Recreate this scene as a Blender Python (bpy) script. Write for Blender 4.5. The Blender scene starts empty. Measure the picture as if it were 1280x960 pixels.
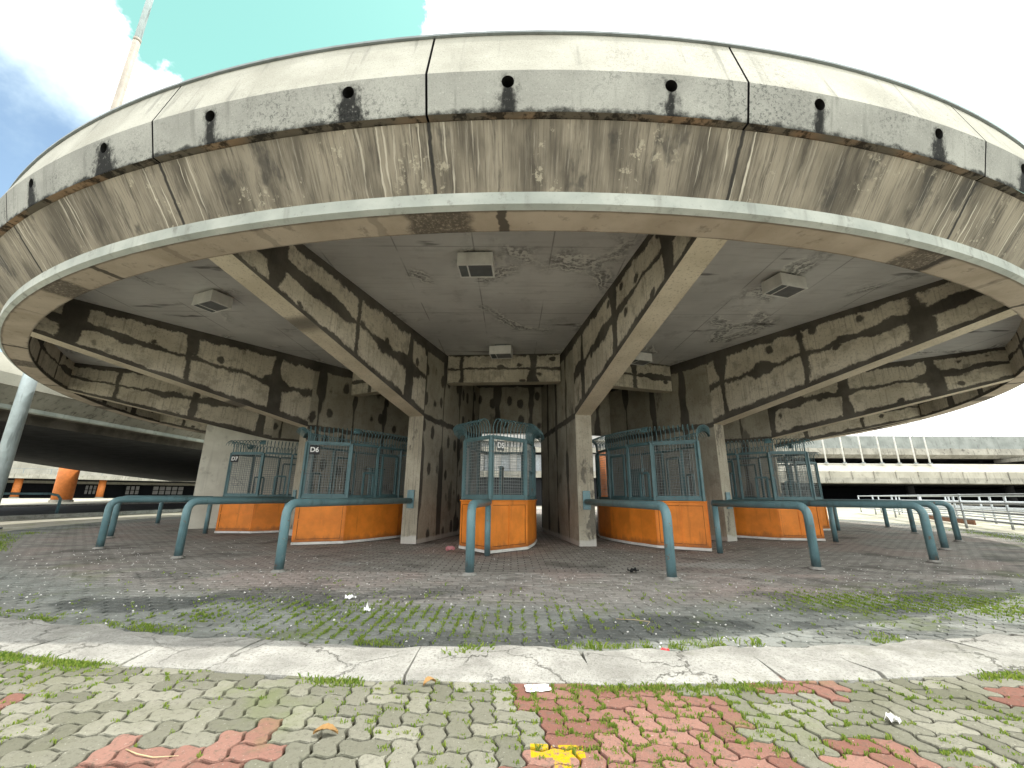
import bpy, math, random
import numpy as np
from mathutils import Vector, Matrix
rng = np.random.default_rng(7); random.seed(7)
SC = bpy.context.scene
COL = SC.collection
R = math.radians
# ------------------------------------------------------------------ survey of the place (metres)
CX, CY = 0.40, 19.63            # centre of the round canopy
T0, DT = R(-4.11), R(22.5)      # axis of the middle bay, bay pitch
CEIL = 4.78
def pol(r, th, tg=0.0):
    return (CX + r*math.sin(th) + tg*math.cos(th), CY - r*math.cos(th) + tg*math.sin(th))
# ------------------------------------------------------------------ node helpers
class V:
    def __init__(s, m, sock): s.m, s.s = m, sock
    def _b(s, op, o, rev=False, clamp=False):
        n = s.m.t.nodes.new('ShaderNodeMath'); n.operation = op; n.use_clamp = clamp
        a, b = (o, s) if rev else (s, o)
        s.m.put(n.inputs[0], a); s.m.put(n.inputs[1], b)
        return V(s.m, n.outputs[0])
    def __add__(s, o): return s._b('ADD', o)
    __radd__ = __add__
    def __sub__(s, o): return s._b('SUBTRACT', o)
    def __rsub__(s, o): return s._b('SUBTRACT', o, True)
    def __mul__(s, o): return s._b('MULTIPLY', o)
    __rmul__ = __mul__
    def __truediv__(s, o): return s._b('DIVIDE', o)
    def abs(s): return s._b('ABSOLUTE', 0.0)
    def max(s, o): return s._b('MAXIMUM', o)
    def min(s, o): return s._b('MINIMUM', o)
    def mod(s, o): return s._b('FLOORED_MODULO', o)
    def pow(s, o): return s._b('POWER', o)
    def lt(s, o): return s._b('LESS_THAN', o)
    def gt(s, o): return s._b('GREATER_THAN', o)
    def floor(s): return s._b('FLOOR', 0.0)
    def ss(s, a, b, lo=0.0, hi=1.0):
        n = s.m.t.nodes.new('ShaderNodeMapRange'); n.interpolation_type = 'SMOOTHSTEP'
        s.m.put(n.inputs[0], s); s.m.put(n.inputs[1], a); s.m.put(n.inputs[2], b)
        s.m.put(n.inputs[3], lo); s.m.put(n.inputs[4], hi)
        return V(s.m, n.outputs[0])
class M:
    def __init__(s, name, rough=0.85, world=None):
        if world is None:
            s.mat = bpy.data.materials.new(name); s.mat.use_nodes = True; s.t = s.mat.node_tree
            s.bsdf = s.t.nodes['Principled BSDF']; s.bsdf.inputs['Roughness'].default_value = rough
            s.bsdf.inputs['Specular IOR Level'].default_value = 0.06 if rough >= .8 else .35
        else: s.t = world.node_tree
        s.cache = {}
    def put(s, inp, v):
        if isinstance(v, V): s.t.links.new(v.s, inp)
        elif isinstance(v, (tuple, list)):
            inp.default_value = (*v, 1.0) if len(v) == 3 and len(inp.default_value) == 4 else v
        else: inp.default_value = v
    def pos(s):
        if 'p' not in s.cache:
            n = s.t.nodes.new('ShaderNodeNewGeometry'); s.cache['p'] = V(s, n.outputs['Position']); s.cache['n'] = V(s, n.outputs['Normal'])
        return s.cache['p']
    def normal(s): s.pos(); return s.cache['n']
    def obj(s): return V(s, s.t.nodes.new('ShaderNodeTexCoord').outputs['Object'])
    def gen(s): return V(s, s.t.nodes.new('ShaderNodeTexCoord').outputs['Generated'])
    def rnd(s): return V(s, s.t.nodes.new('ShaderNodeObjectInfo').outputs['Random'])
    def uv(s):
        if 'uv' not in s.cache:
            n = s.t.nodes.new('ShaderNodeUVMap'); s.cache['uv'] = s.sep(V(s, n.outputs[0]))
        return s.cache['uv']
    def attr(s, name):
        n = s.t.nodes.new('ShaderNodeAttribute'); n.attribute_name = name; return V(s, n.outputs['Fac'])
    def sep(s, v):
        n = s.t.nodes.new('ShaderNodeSeparateXYZ'); s.put(n.inputs[0], v); return [V(s, o) for o in n.outputs]
    def xyz(s, x, y, z=0.0):
        n = s.t.nodes.new('ShaderNodeCombineXYZ')
        for i, v in enumerate((x, y, z)): s.put(n.inputs[i], v)
        return V(s, n.outputs[0])
    def scale(s, v, k):
        n = s.t.nodes.new('ShaderNodeVectorMath'); n.operation = 'MULTIPLY'; s.put(n.inputs[0], v); s.put(n.inputs[1], k if isinstance(k, (tuple, list)) else (k,)*3); return V(s, n.outputs[0])
    def vadd(s, v, k):
        n = s.t.nodes.new('ShaderNodeVectorMath'); n.operation = 'ADD'; s.put(n.inputs[0], v); s.put(n.inputs[1], k); return V(s, n.outputs[0])
    def dot(s, v, k):
        n = s.t.nodes.new('ShaderNodeVectorMath'); n.operation = 'DOT_PRODUCT'; s.put(n.inputs[0], v); s.put(n.inputs[1], k); return V(s, n.outputs['Value'])
    def noise(s, v, scale=1.0, detail=4.0, rough=0.55, col=False):
        n = s.t.nodes.new('ShaderNodeTexNoise'); s.put(n.inputs['Vector'], v); n.inputs['Scale'].default_value = scale
        n.inputs['Detail'].default_value = detail; n.inputs['Roughness'].default_value = rough
        return V(s, n.outputs['Color' if col else 'Fac'])
    def vor(s, v, scale=1.0, feat='F1', rnd=1.0, out='Distance'):
        n = s.t.nodes.new('ShaderNodeTexVoronoi'); n.feature = feat; s.put(n.inputs['Vector'], v); n.inputs['Scale'].default_value = scale
        n.inputs['Randomness'].default_value = rnd; return V(s, n.outputs[out])
    def mix(s, f, a, b):
        n = s.t.nodes.new('ShaderNodeMix'); n.data_type = 'RGBA'; s.put(n.inputs[0], f); s.put(n.inputs[6], a); s.put(n.inputs[7], b)
        return V(s, n.outputs[2])
    def mul(s, a, b):
        n = s.t.nodes.new('ShaderNodeMix'); n.data_type = 'RGBA'; n.blend_type = 'MULTIPLY'; n.inputs[0].default_value = 1
        s.put(n.inputs[6], a); s.put(n.inputs[7], b); return V(s, n.outputs[2])
    def bw(s, v): return s.xyz(v, v, v)
    def out(s, col, bump=None, dist=0.01, strength=0.6, rough=None, metal=None):
        s.put(s.bsdf.inputs['Base Color'], col)
        if rough is not None: s.put(s.bsdf.inputs['Roughness'], rough)
        if metal is not None: s.put(s.bsdf.inputs['Metallic'], metal)
        if bump is not None:
            n = s.t.nodes.new('ShaderNodeBump'); n.inputs['Distance'].default_value = dist; n.inputs['Strength'].default_value = strength
            s.put(n.inputs['Height'], bump); s.t.links.new(n.outputs[0], s.bsdf.inputs['Normal'])
        return s.mat
# ------------------------------------------------------------------ materials
def mat_panel():           # outer fascia concrete: fine black lichen speckle and drain stains
    m = M('fascia_concrete'); u, v, _ = m.uv(); p = m.pos(); r = m.rnd()
    n = m.noise(p, 1.3, 5); f = m.noise(p, 22, 4, .75); big = m.noise(p, .7, 2)
    col = m.mix(n.ss(.3, .7), (.265, .265, .24), (.37, .37, .335))
    upper = v.ss(.415, .43)
    col = m.mix(upper, col, m.mix(n.ss(.3, .7), (.335, .325, .275), (.445, .435, .375)))
    speck = (f + (m.noise(p, 60, 2, .7)-.5)*.5).ss(.52, .62) * m.noise(p, .8, 3).ss(.42, .66)
    col = m.mix(speck*.8*(1-upper*.6), col, (.075, .08, .075))
    col = m.mix(m.noise(p, 75, 3, .7).ss(.53, .64)*.35, col, (.13, .13, .12))
    col = m.mix(m.noise(p, 50, 3, .7).ss(.60, .68)*.4, col, (.52, .51, .46))
    # streaks running down
    st = m.noise(m.xyz(u*9+r*91, v*.8, r*7), 1, 4).ss(.56, .74)
    col = m.mix(st*.5, col, (.15, .15, .135))
    # black algae line along the lower edge
    low = (v + (m.noise(m.xyz(u*3.5+r*31, v*4, r*13), 1, 6, .7)-.5)*.26).ss(.05, -.01)
    col = m.mix(low*.92, col, (.018, .019, .018))
    # stain below each drain hole
    for k in (0.25, 0.75):
        du = (u - 3.22*k).abs()
        wob = (m.noise(m.xyz(u*14+r*57, v*7, r*3), 1, 5, .65)-.5)
        hv = m.noise(m.xyz(r*83 + k*11, r*29, 0), 1, 0).ss(.3, .7, .45, 1.35)
        wid = (.078 + (.30-v).max(0)*.22)*hv
        stn = (du + wob*.2 - wid).ss(.04, -.035) * v.ss(.37, .31)
        halo = (du + wob*.36 - wid*1.3).ss(.07, -.05) * v.ss(.42, .34) * f.ss(.40, .56)
        col = m.mix((stn*.93*f.ss(.22, .42)).max(halo*.75), col, (.007, .0075, .008))
    return m.out(col, f*.5+n, .012, .5)
def mat_slope():           # inclined skirt: brown board marked concrete with run-off streaks
    m = M('streaked_concrete'); u, v, _ = m.uv(); p = m.pos()
    n = m.noise(p, 1.1, 5); fine = m.noise(m.xyz(u*8 + (m.noise(m.xyz(u*2, v*3), 1, 3)-.5)*.9, v*.9), 1, 7, .72)
    wide = m.noise(m.xyz(u*2.3, v*.7), 1, 4, .55); board = m.noise(m.xyz(u*48, v*1.1), 1, 3, .6)
    col = m.mix(wide.ss(.38, .60), (.135, .12, .096), (.295, .263, .208))
    col = m.mix((m.noise(m.xyz(u*.9, v*.5, 3.3), 1, 3).ss(.52, .64))*.6, col, (.36, .32, .25))
    col = m.mix(fine.ss(.50, .66)*.7, col, (.07, .063, .054))
    dk = m.noise(m.xyz(u*1.7+9, v*1.1, 7.0), 1, 5, .6).ss(.57, .66)
    col = m.mix(dk*.75, col, (.065, .062, .056))
    thin = m.noise(m.xyz(u*42, v*1.3, 2.0), 1, 6, .7)
    col = m.mix(thin.ss(.52, .64)*.55, col, (.085, .077, .066))
    col = m.mix((1-thin).ss(.56, .66)*.45, col, (.42, .39, .33))
    # pale lime runs, gathered at the joints
    ju = (u + 1.61).mod(3.222) - 1.61
    near = ju.abs().ss(.75, .05)
    run = m.noise(m.xyz(u*26 + (m.noise(m.xyz(u*3, v*2.5), 1, 3)-.5)*2.2, v*.7, 5.0), 1, 3, .5)
    col = m.mix((run.ss(.57, .66)*(near*.9 + m.noise(m.xyz(u*1.1, 0, 2.0), 1, 2).ss(.5, .66)*.7)).min(.85), col, (.62, .575, .48))
    flake = m.noise(p, 9, 5, .7).ss(.58, .63) * m.noise(p, 1.6, 2).ss(.5, .62)
    col = m.mix(flake*.6, col, (.50, .46, .36))
    col = m.mix((ju + (m.noise(m.xyz(0, v*4), 1, 3)-.5)*.06).abs().ss(.028, .012)*.9, col, (.03, .03, .03))
    col = m.mix(board.ss(.56, .68)*.5, col, (.11, .10, .085))
    return m.out(col, board*.6+n*.5+fine*.6, .015, .6)
def mat_simple_conc(name, a, b, dark=(.12, .11, .10), sp=.5, bumpd=.01, sc=1.0, runs=.0):
    m = M(name); p = m.pos(); n = m.noise(p, 1.4*sc, 5); f = m.noise(p, 26*sc, 4, .7)
    col = m.mix(n.ss(.3, .7), a, b)
    col = m.mix(m.noise(p, 4*sc, 5, .65).ss(.56, .7)*sp, col, dark)
    col = m.mix(f.ss(.58, .72)*sp*.6, col, dark)
    if runs:
        x, y, z = m.sep(p)
        st = m.noise(m.xyz(x*5, y*5, z*.5), 1, 4).ss(.55, .7)
        col = m.mix(st*runs, col, dark)
    return m.out(col, f*.6+n, bumpd, .5)
def mat_ledge():
    m = M('grimy_terracotta_ledge', .95); p = m.pos(); n = m.noise(p, 3, 5); f = m.noise(p, 30, 4, .7)
    col = m.mix(n.ss(.3, .7), (.27, .18, .115), (.38, .27, .18))
    col = m.mix(m.noise(p, .55, 3, .6).ss(.44, .56)*.9, col, (.14, .13, .11))
    col = m.mix(m.noise(p, 5, 6, .7).ss(.48, .60)*.85, col, (.022, .021, .02))
    return m.out(col, f+n, .01, .5)
def mat_kerb():
    m = M('kerb_concrete', .95); p = m.pos(); n = m.noise(p, 2.6, 6, .65); f = m.noise(p, 55, 5, .75); g_ = m.noise(p, 140, 2, .6)
    col = m.mix(n.ss(.3, .7), (.27, .262, .235), (.44, .43, .39))
    col = m.mix(f.ss(.50, .62)*.6, col, (.17, .163, .14))
    col = m.mix(g_.ss(.6, .7)*.4, col, (.6, .59, .55))
    wv = m.vadd(p, m.scale(m.noise(p, 5, 5, .7, True), .32))
    e = m.vor(wv, 1.45, 'DISTANCE_TO_EDGE'); msk = m.noise(p, 1.1, 2).ss(.42, .56)
    cr = e.ss(.013, .003)*msk
    col = m.mix(cr*.6, col, (.10, .095, .075))
    col = m.mix(m.noise(p, 1.7, 5, .6).ss(.56, .68)*.5, col, (.22, .215, .175))
    return m.out(col, f*.8+n*1.2-cr*2.5+g_*.3, .02, .8)
def mat_soffit():
    m = M('tan_soffit'); u, v, _ = m.uv(); p = m.pos()
    n = m.noise(p, 1.7, 5); f = m.noise(p, 30, 4, .7)
    col = m.mix(n.ss(.3, .7), (.44, .37, .29), (.58, .50, .41))
    col = m.mix(m.noise(p, 5, 5, .65).ss(.56, .7)*.5, col, (.17, .14, .12))
    # dark repair bands that cross the ring now and then
    w = (m.noise(m.xyz(u*3, v*6), 1, 4)-.5)*.16
    a = ((u + w).mod(1.46)-.73).abs()
    col = m.mix(a.ss(.07, .045)*m.noise(m.xyz(u*.5, 0, 1.0), 1, 0).ss(.47, .55)*.85, col, (.07, .062, .055))
    b = ((u + w*1.5 - 3.16).mod(6.33)-3.16).abs()       # at the ribs
    col = m.mix((b.ss(.42, .3)*f.ss(.2, .55)*.8), col, (.075, .068, .06))
    edge = ((v-.0).min(.355-v) + w*.3).ss(.03, .0)
    col = m.mix(edge*.6, col, (.09, .08, .07))
    return m.out(col, f+n, .01, .5)
def mat_patch(name, vertical):   # ribs and fins: pale panels framed by dark trowelled repair bands
    m = M(name); u, v, _ = m.uv(); p = m.pos(); r = m.rnd()
    ru, rv = u + r*37.0, v
    w = (m.noise(m.xyz(u*3.0+r*71, v*2.8, r*5), 1, 7, .76)-.5)*1.15
    w2 = (m.noise(m.xyz(u*2.2+r*17, v*2.4, r*9+4), 1, 7, .76)-.5)*1.15
    grain = m.noise(m.xyz(u*30, v*1.6, r*3), 1, 3, .6); n = m.noise(p, 1.2, 5); f = m.noise(p, 24, 4, .7)
    pale = m.mix(n.ss(.3, .7), (.47, .425, .34), (.66, .605, .50))
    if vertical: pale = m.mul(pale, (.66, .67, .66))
    pale = m.mix(grain.ss(.5, .72)*.6, pale, (.27, .24, .19))
    pale = m.mix(m.noise(p, 3.1, 6, .7).ss(.5, .64)*.5, pale, (.24, .215, .17))
    pale = m.mix(f.ss(.53, .66)*.5, pale, (.20, .18, .145))
    darkc = m.mix(n.ss(.35, .65), (.052, .047, .041), (.105, .096, .083))
    wid = m.noise(m.xyz(u*.9+r*40, v*.8, r*21), 1, 2, .5)
    if vertical:
        lu = ((u + r*.37 + w*.06).mod(1.1)-.55).abs()
        d = lu - (.025 + wid.ss(.40, .62)*.12)
        top = (CEIL - .02 - v + w*.2) - .25
        d = d.min(top)
        d = d.min(((v - 2.86 + w2*.2).abs() - .07))
        sp = m.vor(m.xyz(u*2.1+r*33, v*1.28, r), 1, 'F1', .42) + w*.32 + f*.05
        spot = sp.ss(.28, .20)
        big = m.noise(m.xyz(u*1.2+r*19, v*.55, r*2), 1, 5, .6).ss(.60, .67)
        k = d.ss(.02, -.02).max(spot).max(big*.75)
    else:
        per = 1.95
        lu = ((u + r*1.9 + w*.22).mod(per)-per/2).abs()
        d = lu - (.055 + wid.ss(.38, .62)*.14)
        d = d.min((v - .50 + w2*.22).abs()*1.2 - (.035 + wid.ss(.38, .62)*.10))
        d = d.min(v*1.2 + w2*.22 - .10)
        d = d.min((1-v)*1.3 + w*.36 - .17)
        sp = m.vor(m.xyz(u*1.7+r*33, v*2.3+.3, r), 1, 'F1', .75) + w*.4 + f*.04
        spot = sp.ss(.20, .13)
        big = m.noise(m.xyz(u*1.3+r*19, v*1.3, r*2), 1, 5, .6).ss(.63, .69)
        k = d.ss(.02, -.02).max(spot).max(big*.6)
    k = k * f.ss(.0, .3, .75, 1.0)
    col = m.mix(k*.94, pale, darkc)
    foot = (m.sep(p)[2] + w*.12)
    col = m.mix(foot.ss(.13, .07)*.8, col, (.50, .48, .44))
    return m.out(col, f*.5+grain*.5+k*(-.4), .012, .5)
def mat_ribface():
    m = M('rib_edge_concrete'); p = m.pos(); n = m.noise(p, 1.6, 5); f = m.noise(p, 28, 4, .7)
    col = m.mix(n.ss(.3, .7), (.50, .44, .335), (.64, .57, .45))
    col = m.mix(f.ss(.53, .68)*.6, col, (.22, .185, .145))
    x, y, z = m.sep(p)
    band = m.noise(m.xyz(z*2.4, m.rnd()*50, 0), 1, 2).ss(.66, .69)
    col = m.mix(band*.8, col, (.10, .09, .08))
    col = m.mix((z + (n-.5)*.2).ss(.16, .08)*.7, col, (.55, .53, .48))
    return m.out(col, f+n, .008, .5)
def mat_finface():
    m = M('pier_front_concrete'); p = m.pos(); x, y, z = m.sep(p); n = m.noise(p, 1.6, 5); f = m.noise(p, 28, 4, .75)
    g_ = m.noise(m.xyz(x*24, y*24, z*1.3), 1, 4, .6)
    col = m.mix(n.ss(.3, .7), (.29, .26, .20), (.42, .385, .305))
    col = m.mix(g_.ss(.5, .68)*.6, col, (.16, .145, .115))
    col = m.mix(f.ss(.54, .68)*.6, col, (.13, .115, .095))
    col = m.mix(m.noise(m.xyz(x*3, y*3, z*1.4), 1, 6, .7).ss(.56, .63)*.7, col, (.075, .068, .06))
    col = m.mix((z + (n-.5)*.3).ss(.17, .10)*.8, col, (.50, .48, .44))
    return m.out(col, f+n+g_*.5, .012, .6)
def mat_ceiling():
    m = M('ceiling_concrete'); p = m.pos(); x, y, z = m.sep(p)
    n = m.noise(p, .7, 5); f = m.noise(p, 20, 4, .7)
    board = m.noise(m.xyz(x*1.2, y*14), 1, 3, .55)
    col = m.mix(n.ss(.3, .7), (.50, .49, .475), (.64, .63, .61))
    col = m.mix(board.ss(.5, .75)*.4, col, (.38, .37, .355))
    lx = (x + (n-.5)*.02).mod(1.22)-.61; ly = (y + .4).mod(2.44)-1.22
    jn = lx.abs().ss(.016, .006).max(ly.abs().ss(.016, .006)*.8)
    col = m.mix(jn*.55*m.noise(p, .8, 3).ss(.40, .55), col, (.13, .125, .12))
    bl = m.noise(p, 1.7, 6, .65).ss(.55, .68)
    col = m.mix(bl*.4, col, (.31, .30, .29))
    wv = m.vadd(p, m.scale(m.noise(p, 2.2, 4, .6, True), .55))
    e = m.vor(wv, .42, 'DISTANCE_TO_EDGE')
    msk = m.noise(p, .75, 2).ss(.48, .60)
    col = m.mix(e.ss(.095, .03)*msk*.75*f.ss(.3, .6), col, (.10, .095, .09))
    wv2 = m.vadd(wv, m.scale(m.noise(p, 14, 3, .6, True), .1))
    e2 = m.vor(wv2, .42, 'DISTANCE_TO_EDGE')
    lime = ((e2-.05).abs().ss(.014, .004) + e2.ss(.012, .004)).min(1)
    col = m.mix(lime*msk*.95, col, (.68, .67, .63))
    dk = m.noise(m.xyz(x*.5, y*2.6, 4.0), 1, 4, .55).ss(.64, .70)
    col = m.mix(dk*.7, col, (.07, .067, .064))
    return m.out(col, f*.5+board*.6+n*.4, .01, .5)
def paver_color(m, p, rnd_, red):
    x, y, z = m.sep(p)
    rad = m.xyz(x-CX, y-CY, 0)
    n_ = m.t.nodes.new('ShaderNodeVectorMath'); n_.operation = 'LENGTH'; m.put(n_.inputs[0], rad); rr = V(m, n_.outputs['Value'])
    inside = rr.ss(16.45, 16.30)
    big = m.noise(p, .45, 4); mid = m.noise(p, 2.1, 5); f = m.noise(p, 45, 4, .75)
    grey = m.mix(rnd_, (.145, .142, .108), (.265, .256, .205))
    grey = m.mix(mid.ss(.4, .7)*.45, grey, (.125, .128, .078))
    redc = m.mix(rnd_, (.19, .092, .07), (.285, .16, .125))
    out_ = m.mix(red, grey, redc)
    shade = m.mix(rnd_, (.24, .222, .20), (.345, .322, .292))
    shade = m.mix(big.ss(.47, .60)*.7, shade, (.325, .262, .235))
    shade = m.mix(m.noise(p, .8, 5, .6).ss(.54, .66)*.75, shade, (.115, .105, .095))
    shade = m.mix(m.noise(m.xyz(x*.7, y*1.9, 9.0), 1, 5, .6).ss(.585, .66)*.6, shade, (.40, .385, .355))
    edge = (rr + (big-.5)*2.2).ss(14.6, 15.5)
    shade = m.mix(edge*.8, shade, m.mix(mid.ss(.35, .65), (.155, .168, .152), (.24, .257, .235)))
    pool = (m.noise(m.xyz(x*.55+1.7, y*.9, 2.0), 1, 5, .6).ss(.53, .60))*rr.ss(13.6, 14.8)
    shade = m.mix(pool*m.noise(p, 22, 4, .7).ss(.3, .5)*.6, shade, (.065, .068, .065))
    def blob(bx, by, sx, sy):
        ex, ey = (x-bx)*(1/sx), (y-by)*(1/sy); return (ex*ex + ey*ey + (mid-.5)*3.4 + (f-.5)*1.6).ss(1.1, .5)
    shade = m.mix((blob(1.15, 3.9, .85, .36).max(blob(-3.6, 4.55, .9, .35)).max(blob(3.3, 4.5, .9, .2)))*m.noise(p, 26, 4, .7).ss(.25, .5)*.7, shade, (.062, .066, .064))
    shade = m.mix(blob(3.3, 7.2, .75, .35)*.6, shade, (.44, .43, .40))
    col = m.mix(inside, out_, shade)
    col = m.mix(f.ss(.52, .68)*.6, col, (.085, .082, .066))
    col = m.mix(m.noise(p, 13, 5, .7).ss(.55, .68)*.4, col, (.11, .108, .08))
    col = m.mix(m.noise(p, 70, 2, .6).ss(.66, .74)*.35, col, (.6, .58, .5))
    ins = lambda c, a, e: (c-(a+e)/2).abs().lt((e-a)/2)
    tt = (ins(x, .088, .318)*ins(y, 2.075, 2.165)).max(ins(x, .180, .250)*ins(y, 1.74, 2.10))
    col = m.mix(tt*(f*.6+m.noise(p, 18, 4, .7)*.6).ss(.70, .58), col, (.46, .30, .012))
    mossy = m.noise(p, 1.0, 5, .6).ss(.54, .66)*rr.ss(13.5, 15.5)
    col = m.mix(mossy*.45, col, (.14, .17, .06))
    return col, f
def mat_paver():
    m = M('interlocking_pavers', .9); p = m.pos(); col, f = paver_color(m, p, m.attr('rnd'), m.attr('red'))
    return m.out(col, f + m.noise(p, 150, 2, .6)*.5, .008, .8)
def mat_plaza():
    m = M('plaza_paving', .9); p = m.pos()
    n = m.t.nodes.new('ShaderNodeTexBrick'); m.put(n.inputs['Vector'], p)
    for k, v in (('Scale', 1.0), ('Mortar Size', .009), ('Mortar Smooth', .1), ('Bias', 0.0), ('Brick Width', .225), ('Row Height', .1125)): n.inputs[k].default_value = v
    n.inputs['Color1'].default_value = (0, 0, 0, 1); n.inputs['Color2'].default_value = (1, 1, 1, 1); n.inputs['Mortar'].default_value = (.5, .5, .5, 1)
    mort = V(m, n.outputs['Fac']); c = m.sep(V(m, n.outputs['Color']))[0]
    col, f = paver_color(m, p, c, m.noise(p, .35, 3).ss(.52, .56))
    col = m.mix(mort*.7, col, (.03, .03, .024))
    return m.out(col, f*.3-mort, .006, .6)
def mat_ground(name, a, b, c, sc=1.0):
    m = M(name, .95); p = m.pos(); col = m.mix(m.noise(p, .35*sc, 5).ss(.35, .65), a, b)
    f = m.noise(p, 18*sc, 4, .7); col = m.mix(m.noise(p, 1.7*sc, 5, .65).ss(.52, .64)*.7, col, c)
    return m.out(m.mix(f.ss(.5, .7)*.4, col, tuple(i*.45 for i in a)), f, .01, .5)
def mat_paint(name, a, wear=(.3, .3, .28), amt=.25, rough=.45, rust=None):
    m = M(name, rough); p = m.pos(); n = m.noise(p, 3.2, 5, .6); f = m.noise(p, 34, 4, .7)
    col = m.mix(n.ss(.3, .7), tuple(i*.86 for i in a), tuple(min(1, i*1.12) for i in a))
    col = m.mix(f.ss(.6, .7)*n.ss(.45, .6)*amt*1.6, col, wear)
    x, y, z = m.sep(p)
    st = m.noise(m.xyz(x*8, y*8, z*.9), 1, 4).ss(.57, .7)
    col = m.mix(st*amt, col, tuple(i*.45 for i in a))
    gr = (z + (m.noise(m.xyz(x*6, y*6, z*3), 1, 5, .7)-.5)*.34).ss(.19, .06)
    col = m.mix(gr*.6, col, tuple(i*.22+.025 for i in a))
    if rust: col = m.mix(m.noise(p, 9, 6, .75).ss(.605, .65)*.8, col, rust)
    return m.out(col, n*.5+f*.3, .003, .4)
def mat_flat(name, c, rough=.7, metal=0.0):
    m = M(name, rough); p = m.pos(); n = m.noise(p, 6, 4)
    return m.out(m.mix(n.ss(.3, .7), tuple(i*.85 for i in c), tuple(min(1, i*1.1) for i in c)), metal=metal)
def mat_leafy():
    m = M('grass_blades', .7); p = m.pos()
    col = m.mix(m.attr('rnd'), (.15, .26, .035), (.36, .43, .085))
    c = m.mix(m.noise(p, 5, 3).ss(.58, .7)*.5, col, (.36, .34, .13)); m.out(c)
    tr = m.t.nodes.new('ShaderNodeBsdfTranslucent'); m.put(tr.inputs[0], c); mx = m.t.nodes.new('ShaderNodeMixShader'); mx.inputs[0].default_value = .45
    m.t.links.new(m.bsdf.outputs[0], mx.inputs[1]); m.t.links.new(tr.outputs[0], mx.inputs[2]); m.t.links.new(mx.outputs[0], m.t.nodes['Material Output'].inputs[0])
    return m.mat
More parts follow.
